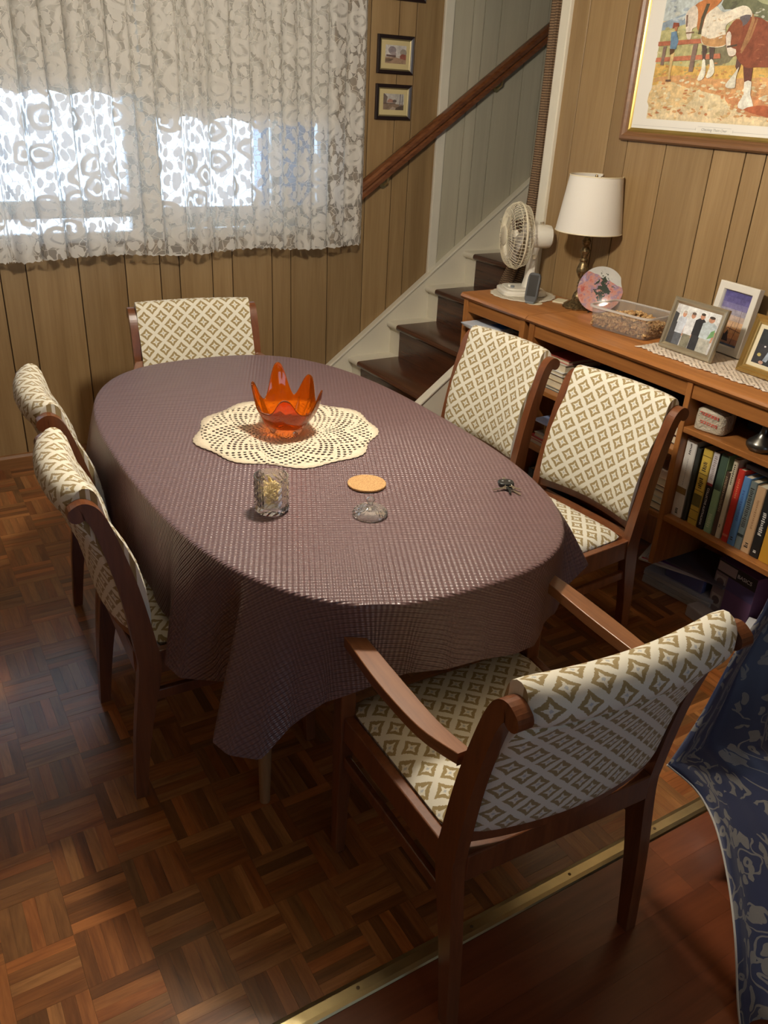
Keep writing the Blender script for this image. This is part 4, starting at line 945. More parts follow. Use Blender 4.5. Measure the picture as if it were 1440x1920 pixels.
for zz in (0.05, 0.125): MB().box(-0.0012, -0.0006, 0.036, 0.078, zz, zz+0.048).build('photo_square', colm((0.42, 0.36, 0.33)), bx_); MB().lathe([(0.016, -0.0016), (0.016, -0.0012)], 16, (0, 0.057, zz+0.024), axis='x').build('photo_motif', colm((0.14, 0.10, 0.10)), bx_)
MB().box(-0.0012, -0.0006, 0.0, 0.08, 0.192, 0.228).build('plaque', colm((0.38, 0.30, 0.28)), bx_)
text('lettering', 'BASICS', 0.020, WINK, bx_, Matrix.Translation((-0.0010, -0.035, 0.207)) @ Matrix(((0, 0, -1, 0), (-1, 0, 0, 0), (0, 1, 0, 0), (0, 0, 0, 1))))
q = MB().box(-0.03, 0.03, -0.06, 0.06, 0, 0.05).build('small_carton', colm((0.36, 0.33, 0.33)), bevel=0.006); q.location = (2.33, 1.50, 0.0005); q.rotation_euler = (0, 0, -0.1); tag(q, 'small greyish-white carton in front of the purple box', 'box')
q = MB().box(-0.05, 0.05, -0.06, 0.06, 0, 0.09).build('paper_bundle', plain('white_paper', (0.75, 0.75, 0.76), 0.7), bevel=0.003); q.location = (2.36, 1.29, 0.0005); q.rotation_euler = (0, 0, 0.4); tag(q, 'white paper bundle on the floor right of the purple box', 'paper')
# ------------------------------------------------------------------ on top of the cabinets
M['doily2'] = doily_mat('cream_lace', 0.14, (0.80, 0.74, 0.60))
dd = flat_disc('fan_mat', 0.14, 160, lambda a: 1 + 0.05*abs(math.sin(9*a)) + 0.02*math.cos(3*a), 0, M['doily2'], origin=(2.475, 2.865, CT+0.0005)); tag(dd, 'frilled cream mat under the desk fan', 'mat')
fan = thing('desk_fan', (2.490, 2.885, CT+0.0022), 'white oscillating desk fan with wire grille on the small cabinet', 'fan', rz=math.radians(-112))
FW = plain('fan_white', (0.80, 0.77, 0.68), 0.35); FC = plain('fan_cream', (0.72, 0.66, 0.50), 0.4); FB = plain('fan_blade', (0.42, 0.38, 0.33), 0.3)
MB().prism(souter(0.088, 0.100, 5, 40), lambda a, c, d: (a, c-0.01, d), 0, 0.024).build('base', FW, fan, True, bevel=0.006)
MB().prism(souter(0.07, 0.08, 5, 40), lambda a, c, d: (a, c-0.01, d), 0.024, 0.032).build('base_top', FW, fan, True, bevel=0.003)
MB().lathe([(0.009, 0.032), (0.009, 0.04)], 16, (0.025, -0.06, 0)).build('speed_button', plain('grey_button2', (0.22, 0.24, 0.26), 0.5), fan); MB().lathe([(0.008, 0.032), (0.008, 0.04)], 16, (0.0, -0.065, 0)).build('speed_button', FW, fan)
b = MB(); rows = []
for z_, hx_, hy_, oy in ((0.032, 0.032, 0.028, 0.02), (0.07, 0.024, 0.02, 0.02), (0.15, 0.02, 0.018, 0.022), (0.205, 0.022, 0.024, 0.025)): rows.append([(hx_*math.copysign(abs(math.cos(a))**0.6, math.cos(a)), oy+hy_*math.copysign(abs(math.sin(a))**0.6, math.sin(a)), z_) for a in (2*PI*i/24 for i in range(24))])
I = b.grid(rows, None, True); b.face(I[0][::-1]); b.face(I[-1]); b.build('neck', FW, fan, True)
MB().lathe([(0.010, 0), (0.010, 0.012)], 16, (0.02, 0.022, 0.165), axis='x').build('tilt_knob', FC, fan, True)
HZ = 0.248
MB().lathe([(0.03, -0.034), (0.046, -0.030), (0.049, 0.0), (0.049, 0.05), (0.046, 0.066), (0.034, 0.074)], 32, (0, 0.025, HZ), axis='y').build('motor_housing', FW, fan, True)
MB().lathe([(0.007, 0), (0.010, 0.012), (0.006, 0.014)], 14, (0, 0.05, HZ+0.046)).build('oscillation_knob', M['steel'], fan, True)
R_ = 0.138; y0 = -0.085
def ring(r, y, rr, n=48): return [(r*math.cos(2*PI*k/n), y, HZ+r*math.sin(2*PI*k/n)) for k in range(n)], rr
b = MB()
for r, y, rr in ((R_, y0+0.028, 0.0035), (R_-0.004, y0+0.012, 0.0012), (0.11, y0-0.017, 0.0011), (0.085, y0-0.023, 0.0011)):
    p, q = ring(r, y, rr); b.tube(p, q, 6, True)
for k in range(54):
    a = 2*PI*k/54; pts = [(r*math.cos(a), y, HZ+r*math.sin(a)) for r, y in ((0.038, y0-0.030), (0.085, y0-0.024), (0.118, y0-0.014), (0.133, y0+0.004), (R_, y0+0.028))]; b.tube(pts, 0.0011, 4)
fgr = b.build('front_grille', FC, fan, True)
b = MB()
for r, y, rr in ((R_-0.002, y0+0.032, 0.0025), (0.125, y0+0.062, 0.0011), (0.09, y0+0.076, 0.0011)):
    p, q = ring(r, y, rr); b.tube(p, q, 6, True)
for k in range(54):
    a = 2*PI*(k+0.5)/54; pts = [(r*math.cos(a), y, HZ+r*math.sin(a)) for r, y in ((0.044, y0+0.080), (0.09, y0+0.076), (0.122, y0+0.064), (R_-0.002, y0+0.034))]; b.tube(pts, 0.0011, 4)
b.build('rear_grille', FC, fan, True)
MB().lathe([(0.040, 0.004), (0.041, -0.002), (0.034, -0.005)], 32, (0, y0-0.030, HZ), axis='y').build('grille_badge', FC, fgr, True)
MB().lathe([(0.022, 0.0), (0.024, 0.02), (0.018, 0.026)], 20, (0, y0+0.005, HZ), axis='y').tube([(0, y0+0.03, HZ), (0, 0.0, HZ)], 0.006, 8).build('blade_hub', FW, fan, True)
for k in range(3):
    b = MB(); rows = []
    for f in (0.0, 0.25, 0.5, 0.75, 1.0):
        r = lerp(0.02, 0.118, f); w = 0.35+0.55*math.sin(f*PI*0.75); R2 = []
        for s_ in (-1, -0.5, 0, 0.5, 1): a = 2*PI*k/3+s_*w*0.8; R2.append((r*math.cos(a), y0+0.018+0.016*s_, HZ+r*math.sin(a)))
        rows.append(R2)
    b.grid(rows); o = b.build('blade', FB, fan, True); so = o.modifiers.new('s', 'SOLIDIFY'); so.thickness = 0.0015
# grey upright device on a little disc
dv = thing('cordless_handset', (2.396, 2.722, CT), 'dark grey slim handset leaning upright on a small stand', 'handset', rz=math.radians(-58))
mdl = Matrix.Rotation(math.radians(-14), 4, 'X')
b = MB(); b.M = mdl; b.prism(souter(0.028, 0.062, 5, 32), lambda a, c, d: (a, d, c+0.066), -0.010, 0.010); b.build('handset_body', plain('handset_grey', (0.085, 0.09, 0.095), 0.4), dv, True, bevel=0.003)
b = MB(); b.M = mdl; b.box(-0.02, 0.02, -0.0108, -0.010, 0.03, 0.118); b.build('face_panel', plain('handset_face', (0.03, 0.028, 0.025), 0.35), dv)
b = MB(); b.box(-0.02, 0.02, -0.012, 0.03, 0.0015, 0.010); b.build('cradle', plain('cradle_grey', (0.16, 0.18, 0.19), 0.4), dv, bevel=0.003)
MB().lathe([(0.036, 0), (0.036, 0.0015)], 32, (0.012, 0.02, 0)).build('felt_disc', plain('cream_felt', (0.74, 0.68, 0.50), 0.9), dv)
sl_ = MB().box(-0.035, 0.035, -0.025, 0.025, 0, 0.006).build('note_card', plain('cream_card', (0.74, 0.68, 0.48), 0.7)); sl_.location = (2.555, 2.705, CT+0.0005); sl_.rotation_euler = (0, 0, 0.5); tag(sl_, 'small cream card beside the lamp base', 'card')
# table lamp
lp = thing('table_lamp', (2.545, 2.592, CT), 'ornate brass table lamp with white drum shade on the bookcase end', 'lamp')
t = NT('antique_brass'); nz = t.noise(t.coord(), 120.0, 3.0, 0.6); M['antique'] = t.done(t.pbr(t.ramp(nz, [(0.35, (0.10, 0.07, 0.035)), (0.7, (0.36, 0.27, 0.14))]), 0.35, t.bump(nz, 0.5, 0.003), Metallic=0.85))
b = MB(); rows = []
for r, z_ in ((0.058, 0.0), (0.060, 0.006), (0.052, 0.014), (0.036, 0.022), (0.026, 0.032)): rows.append([(r*(1+0.05*math.cos(8*a))*math.cos(a), r*(1+0.05*math.cos(8*a))*math.sin(a), z_) for a in (2*PI*i/64 for i in range(64))])
I = b.grid(rows, None, True); b.face(I[0][::-1]); b.face(I[-1]); b.build('lamp_base', M['antique'], lp, True)
MB().lathe([(0.024, 0.030), (0.026, 0.045), (0.020, 0.062), (0.011, 0.072), (0.010, 0.085), (0.014, 0.09), (0.010, 0.097), (0.014, 0.105), (0.010, 0.115), (0.009, 0.122), (0.015, 0.130), (0.024, 0.148), (0.025, 0.158), (0.021, 0.172), (0.014, 0.19), (0.018, 0.197), (0.013, 0.205), (0.015, 0.222), (0.022, 0.234), (0.016, 0.244), (0.011, 0.252), (0.017, 0.265), (0.019, 0.275), (0.013, 0.285), (0.008, 0.30), (0.008, 0.37)], 28).build('lamp_stem', M['antique'], lp, True, angle=30)
ts = NT('shade_linen'); nn = ts.noise(ts.coord(), 500.0, 2.0)
d = ts.n('BsdfDiffuse', {0: ts.mix(nn, (0.82, 0.79, 0.72, 1), (0.88, 0.85, 0.79, 1))}).outputs[0]; tr = ts.n('BsdfTranslucent', {0: (0.7, 0.66, 0.58, 1)}).outputs[0]
shm = ts.done(ts.n('MixShader', {0: 0.15, 1: d, 2: tr}).outputs[0])
rb_, rt_, zb, zt = 0.134, 0.105, 0.312, 0.524
b = MB(); n = 64
I = b.grid([[(r*math.cos(2*PI*i/n), r*math.sin(2*PI*i/n), z_) for i in range(n)] for r, z_ in ((rb_, zb), (lerp(rb_, rt_, 0.5), lerp(zb, zt, 0.5)), (rt_, zt), (rt_-0.002, zt), (lerp(rb_, rt_, 0.5)-0.002, lerp(zb, zt, 0.5)), (rb_-0.002, zb), (rb_, zb))], None, True)
lsh = b.build('lamp_shade', shm, lp, True, angle=60)
b = MB()
for r, z_ in ((rt_, zt), (rb_, zb)): b.tube([(r*math.cos(2*PI*i/64), r*math.sin(2*PI*i/64), z_) for i in range(64)], 0.0022, 6, True)
b.build('shade_trim', plain('shade_trim', (0.80, 0.72, 0.52), 0.7), lsh, True)
b = MB()
for k in range(3): a = 2*PI*k/3+0.5; b.tube([(0, 0, zt-0.02), (rt_*math.cos(a)*0.99, rt_*math.sin(a)*0.99, zt-0.002)], 0.0016, 6)
b.build('shade_spider', M['antique'], lsh, True); MB().lathe([(0.006, zt-0.16), (0.006, zt-0.02), (0.009, zt-0.012), (0.004, zt+0.004)], 12).build('finial_post', M['antique'], lp, True)
# painted plate
tp_ = NT('painted_plate'); co = tp_.coord(); s3 = tp_.n('SeparateXYZ', {0: co}); X_, Z_ = s3.outputs[0], s3.outputs[2]
nz = tp_.noise(co, 34.0, 4.0, 0.65); nz2 = tp_.noise(co, 70.0, 3.0, 0.6); nz3 = tp_.noise(co, 22.0, 3.0)
land = tp_.ramp(nz, [(0.3, (0.50, 0.10, 0.09)), (0.45, (0.62, 0.32, 0.26)), (0.58, (0.34, 0.24, 0.36)), (0.7, (0.70, 0.52, 0.42))])
sky = tp_.mix(nz3, (0.52, 0.55, 0.54, 1), (0.70, 0.70, 0.66, 1))
hz = tp_.m('ADD', tp_.m('MULTIPLY', X_, -0.35), tp_.m('MULTIPLY', nz3, 0.02))
isl = tp_.m('LESS_THAN', Z_, tp_.m('ADD', hz, 0.128))
colp = tp_.mix(isl, sky, land)
tre = tp_.m('GREATER_THAN', tp_.m('SUBTRACT', nz2, tp_.m('MULTIPLY', tp_.m('ADD', tp_.m('ABSOLUTE', tp_.m('SUBTRACT', X_, 0.006)), tp_.m('MULTIPLY', tp_.m('ABSOLUTE', tp_.m('SUBTRACT', Z_, 0.095)), 0.6)), 6.0)), 0.33)
colp = tp_.mix(tre, colp, (0.055, 0.07, 0.055, 1))
M['plate'] = tp_.done(tp_.pbr(colp, 0.12, **{'Coat Weight': 0.5}))
plt = thing('display_plate', (2.562, 2.492, CT), 'round china plate painted with a red outback landscape, propped upright', 'plate', rz=math.radians(-52))
mp = Matrix.Rotation(math.radians(-16), 4, 'X') @ Matrix.Translation((0, 0, 0.0935))
PR = 0.093
b = MB(); b.M = mp; b.lathe([(PR, -0.012), (PR-0.001, -0.013), (PR*0.78, -0.006), (PR*0.70, -0.004), (0.004, -0.004)], 56, (0, 0, 0), cap=False, axis='y'); b.face([b._a((0.004*math.cos(2*PI*k/12), -0.004, 0.004*math.sin(2*PI*k/12))) for k in range(12)][::-1]); b.build('plate_face', M['plate'], plt, True)
b = MB(); b.M = mp; b.lathe([(PR, -0.012), (PR, -0.010), (PR*0.78, -0.002), (PR*0.6, 0.002), (0.01, 0.002)], 56, (0, 0, 0), cap=False, axis='y'); b.build('plate_back', plain('china', (0.80, 0.78, 0.74), 0.15), plt, True)
b = MB(); b.tube([(-0.03, -0.026, 0.004), (-0.03, 0.06, 0.004), (-0.03, 0.045, 0.08)], 0.003, 6).tube([(0.03, -0.026, 0.004), (0.03, 0.06, 0.004), (0.03, 0.045, 0.08)], 0.003, 6); b.build('plate_stand', M['blackplastic'], plt)
# tub of walnuts
tubr = thing('plastic_tub', (2.472, 2.215, CT+0.0005), 'clear plastic tub full of walnut pieces on the bookcase', 'tub', rz=math.radians(8))
b = MB(); rows = []
sq = lambda hx_, hy_, z_: [(hx_*math.copysign(abs(math.cos(a))**0.28, math.cos(a)), hy_*math.copysign(abs(math.sin(a))**0.28, math.sin(a)), z_) for a in (2*PI*(i+0.5)/64 for i in range(64))]
for hx_, hy_, z_ in ((0.086, 0.126, 0.0), (0.090, 0.130, 0.004), (0.098, 0.138, 0.078), (0.103, 0.143, 0.079), (0.103, 0.143, 0.084), (0.0965, 0.1365, 0.0845), (0.0885, 0.1285, 0.004), (0.084, 0.124, 0.002)): rows.append(sq(hx_, hy_, z_))
I = b.grid(rows, None, True); b.face(I[0][::-1]); b.face(I[-1]); 
tpl = NT('tub_plastic'); tt_ = tpl.n('BsdfTransparent', {0: (0.96, 0.95, 0.94, 1)}).outputs[0]; pp_ = tpl.pbr((0.72, 0.68, 0.64, 1), 0.2)
M['tub'] = tpl.done(tpl.n('MixShader', {0: 0.15, 1: tt_, 2: pp_}).outputs[0])
b.build('tub_wall', M['tub'], tubr, True, angle=50)
tr_ = MB(); tr_.grid([sq(a_, b_, z_) for a_, b_, z_ in ((0.0975, 0.1375, 0.078), (0.1035, 0.1435, 0.078), (0.1045, 0.1445, 0.081), (0.1035, 0.1435, 0.0855), (0.0965, 0.1365, 0.0858), (0.0955, 0.1355, 0.082), (0.0975, 0.1375, 0.078))], None, True)
tpl = NT('tub_rim'); M['tubrim_glint'] = tpl.done(tpl.n('MixShader', {0: 0.55, 1: tpl.n('BsdfTransparent').outputs[0], 2: tpl.pbr((0.78, 0.75, 0.72, 1), 0.2)}).outputs[0])  # paler, more opaque plastic stands in for the highlight along the rim
tr_.build('tub_rim', M['tubrim_glint'], tubr, True)
t = NT('walnut'); r = t.rand(); nz = t.noise(t.coord(), 120.0, 3.0); M['walnut'] = t.done(t.pbr(t.mix(r, t.mix(nz, (0.30, 0.13, 0.04, 1), (0.50, 0.27, 0.10, 1)), t.mix(nz, (0.55, 0.34, 0.13, 1), (0.74, 0.54, 0.27, 1))), 0.55))
b = MB(); rnd = random.Random(11)
for k in range(1100):
    x, y = rnd.uniform(-0.084, 0.084), rnd.uniform(-0.123, 0.123); mh = 0.040 + 0.036*max(0, 1-(x/0.075)**2)*max(0, 1-((y+0.02)/0.11)**2)
    z_ = rnd.uniform(0.010, 0.042) if k < 620 else mh*rnd.uniform(0.88, 1.0) + 0.002
    if k < 620 and rnd.random() < 0.7:
        if rnd.random() < 0.5: x = math.copysign(rnd.uniform(0.072, 0.083), x)
        else: y = math.copysign(rnd.uniform(0.112, 0.122), y)
    s_ = rnd.uniform(0.0045, 0.008)
    b.M = Matrix.Translation((x, y, max(z_, 0.011))) @ Matrix.Rotation(rnd.uniform(0, 6), 4, Vector((rnd.random()-0.5, rnd.random()-0.5, rnd.random()-0.5)).normalized()) @ Matrix.Diagonal((s_, s_*rnd.uniform(0.6, 1.2), s_*rnd.uniform(0.4, 0.7), 1))
    q = len(b.v); b.ball((0, 0, 0), 1, n=6, m=4)
    for i in range(q, len(b.v)): b.v[i] += Vector((rnd.uniform(-1, 1), rnd.uniform(-1, 1), rnd.uniform(-1, 1)))*0.0012
wn = b.build('walnut_pieces', M['walnut'], smooth=False); wn.location = (2.472, 2.215, CT+0.0008); wn.rotation_euler = (0, 0, math.radians(8)); tag(wn, 'shelled walnut pieces heaped inside the clear plastic tub', 'walnuts', kind='stuff')
# lace runner
def runner_mat():
    t = NT('runner_lace'); uv = t.coord('UV'); s3 = t.n('SeparateXYZ', {0: uv}); u, v = s3.outputs[0], s3.outputs[1]
    h = t.m('GREATER_THAN', t.m('MULTIPLY', t.m('SINE', t.m('MULTIPLY', u, 330.0)), t.m('SINE', t.m('MULTIPLY', v, 300.0))), 0.35)
    n = t.noise(uv, 55.0, 3.0); h = t.m('MULTIPLY', h, t.m('GREATER_THAN', n, 0.46))
    sh = t.pbr(t.mix(t.noise(uv, 300.0), (0.62, 0.52, 0.42, 1), (0.82, 0.72, 0.60, 1)), 0.9)
    return t.done(t.n('MixShader', {0: h, 1: sh, 2: t.n('BsdfTransparent').outputs[0]}).outputs[0])
b = MB(); rows = []; uvs = []
for i in range(161):
    y = lerp(2.035, 1.10, i/160); R2 = []; U2 = []
    for j in range(9):
        f = j/8; e = 0.010*abs(math.sin(y*PI/0.028)) + 0.004*math.sin(y*40)
        x = lerp(2.325-e, 2.585, f); R2.append((x, y + (0.006*abs(math.sin(x*PI/0.028)) if i == 0 else 0), CT+0.0026+0.0009*math.sin(y*70+f*5)*(1-f))); U2.append((x, y))
    rows.append(R2); uvs.append(U2)
b.grid(rows, uvs); rn_ = b.build('lace_runner', runner_mat(), smooth=True, origin=(2.45, 1.57, CT)); so = rn_.modifiers.new('s', 'SOLIDIFY'); so.thickness = 0.0014; so.offset = -1
tag(rn_, 'long scalloped lace runner under the photo frames', 'runner')
RZ = CT + 0.0045
cp_ = MB().lathe([(0.022, 0), (0.026, 0.002), (0.030, 0.06), (0.031, 0.092), (0.029, 0.092), (0.027, 0.06), (0.02, 0.006)], 32).build('white_cup', plain('white_china', (0.72, 0.73, 0.72), 0.2), smooth=True); cp_.location = (2.595, 2.025, RZ); tag(cp_, 'white ribbed cup half hidden behind the silver photo frame', 'cup')
# ------------------------------------------------------------------ frames and pictures
_pm = {}
def paint(c, rough=0.6, var=0.38):
    k = (tuple(c), rough)
    if k not in _pm:
        t = NT('paint'); nz = t.ramp(t.noise(t.coord(), 38.0, 6.0, 0.75), [(0.3, (0, 0, 0)), (0.7, (1, 1, 1))])
        _pm[k] = t.done(t.pbr(t.mix(nz, c4([x*(1-var) for x in c]), c4([min(1, x*(1+var)) for x in c])), rough))
    return _pm[k]
def framed(name, loc, rz, tilt, w, h, prof, fm, label, catg, art, mount=None, art_rect=None, group=None, strut=None):
    """local: width on X, height on Z from 0, front toward -Y. art: [(colour, [(u,v)...])] over art_rect (x0,x1,z0,z1)"""
    r = thing(name, loc, label, catg, group=group); r.rotation_euler = (-tilt, 0, rz)
    b = MB(); rows = []
    fms = fm if isinstance(fm, (list, tuple)) else [fm]
    for i, (ins, dep) in enumerate(prof):
        rows.append([(-w/2+ins, dep, ins), (w/2-ins, dep, ins), (w/2-ins, dep, h-ins), (-w/2+ins, dep, h-ins)])
    for i in range(len(rows)-1):
        b.m = min(len(fms)-1, prof_m[i] if (prof_m := getattr(framed, 'pm', None)) else 0); b.grid([rows[i], rows[i+1]], None, True)
    b.build('frame', fms, r)
    ii = prof[-1][0]; iy = prof[-1][1]
    MB().box(-w/2+0.001, w/2-0.001, -0.001, 0.0, 0.001, h-0.001).build('backing', colm((0.03, 0.028, 0.025)), r)
    if mount is not None: MB().box(-w/2+ii, w/2-ii, iy-0.0002, -0.001, ii, h-ii).build('mount', mount, r)
    x0, x1, z0, z1 = art_rect or (-w/2+ii, w/2-ii, ii, h-ii)
    mats = []; b = MB(); yb = iy-0.0004
    for k, (c, pts) in enumerate(art):
        m = paint(c)
        if m not in mats: mats.append(m)
        b.m = mats.index(m); b.poly([(lerp(x0, x1, u), yb-(0.00004 if len(art) < 200 else 0.000006)*k, lerp(z0, z1, v)) for u, v in pts])
    b.build('print', mats, r)
    if strut:
        q = MB(); q.M = Matrix.Rotation(strut[0], 4, 'X'); q.box(-0.03, 0.03, 0.0, 0.003, 0.0, strut[1]*0.86); o = q.build('strut', M['blackplastic'], r); o.location = (0, strut[2], strut[3])
    return r
framed.pm = None
def ell(cx, cy, rx, ry, n=14): return [(cx+rx*math.cos(2*PI*k/n), cy+ry*math.sin(2*PI*k/n)) for k in range(n)]
FULL = [(0, 0), (1, 0), (1, 1), (0, 1)]
DF = plain('dark_frame', (0.022, 0.012, 0.012), 0.35); DG = plain('inner_gold', (0.30, 0.24, 0.12), 0.4, 0.5)
CRM = plain('cream_mount', (0.62, 0.52, 0.27), 0.8)
pA = [((0.50, 0.45, 0.40), FULL), ((0.58, 0.55, 0.52), [(0, 0.45), (1, 0.42), (1, 1), (0, 1)]), ((0.27, 0.23, 0.24), ell(0.32, 0.72, 0.19, 0.22)), ((0.33, 0.27, 0.27), ell(0.40, 0.52, 0.12, 0.14)), ((0.32, 0.28, 0.24), ell(0.86, 0.62, 0.16, 0.2)), ((0.30, 0.10, 0.07), [(0.7, 0.28), (1, 0.22), (1, 0.5), (0.82, 0.55), (0.7, 0.45)]), ((0.14, 0.09, 0.08), [(0.05, 0.38), (0.5, 0.33), (0.5, 0.45), (0.05, 0.48)]), ((0.36, 0.24, 0.16), [(0, 0), (1, 0), (1, 0.22), (0.5, 0.34), (0, 0.33)]), ((0.18, 0.12, 0.08), [(0, 0.05), (0.3, 0.14), (0.4, 0.26), (0, 0.26)])]
pB = [((0.48, 0.46, 0.43), FULL), ((0.24, 0.17, 0.12), [(0, 0), (1, 0), (1, 0.35), (0, 0.42)]), ((0.16, 0.12, 0.10), [(0, 0.4), (0.16, 0.42), (0.2, 0.8), (0.05, 1), (0, 1)]), ((0.36, 0.20, 0.15), [(0.18, 0.45), (0.55, 0.45), (0.5, 0.62), (0.3, 0.7), (0.2, 0.58)]), ((0.13, 0.10, 0.09), ell(0.55, 0.55, 0.10, 0.10)), ((0.20, 0.18, 0.19), [(0.78, 0.1), (0.83, 0.1), (0.85, 1), (0.8, 1)]), ((0.24, 0.22, 0.22), [(0.9, 0.1), (0.96, 0.1), (0.95, 1), (0.91, 1)]), ((0.10, 0.07, 0.05), [(0.6, 0.0), (1, 0), (1, 0.3), (0.8, 0.25), (0.65, 0.15)]), ((0.42, 0.33, 0.26), [(0.3, 0), (0.6, 0), (0.6, 0.14), (0.45, 0.2)]), ((0.12, 0.08, 0.06), [(0, 0.36), (0.6, 0.38), (0.6, 0.43), (0, 0.42)])]
smp = [(0, 0), (0, -0.012), (0.004, -0.016), (0.013, -0.012), (0.016, -0.010), (0.019, -0.009), (0.022, -0.007)]
for nm, z0, h, art, lb in (('framed_print', 1.735, 0.165, pA, 'small dark-framed country print with a tree and red house, middle of three'), ('framed_print', 1.533, 0.158, pB, 'small dark-framed woodland stream print, lowest of three by the curtain'), ('framed_print', 2.043, 0.165, pA[:4]+pA[7:], 'small dark-framed print cut off by the picture top')):
    xc = 2.372 if z0 < 2 else 2.425
    framed.pm = [0, 0, 0, 0, 1, 1, 1]
    framed(nm, (xc, 3.896, z0), 0, 0.0, 0.204, h, smp, [DF, DG], lb, 'picture', art, CRM, (-0.058, 0.060, 0.045, h-0.042), 'small prints beside the lace curtain')
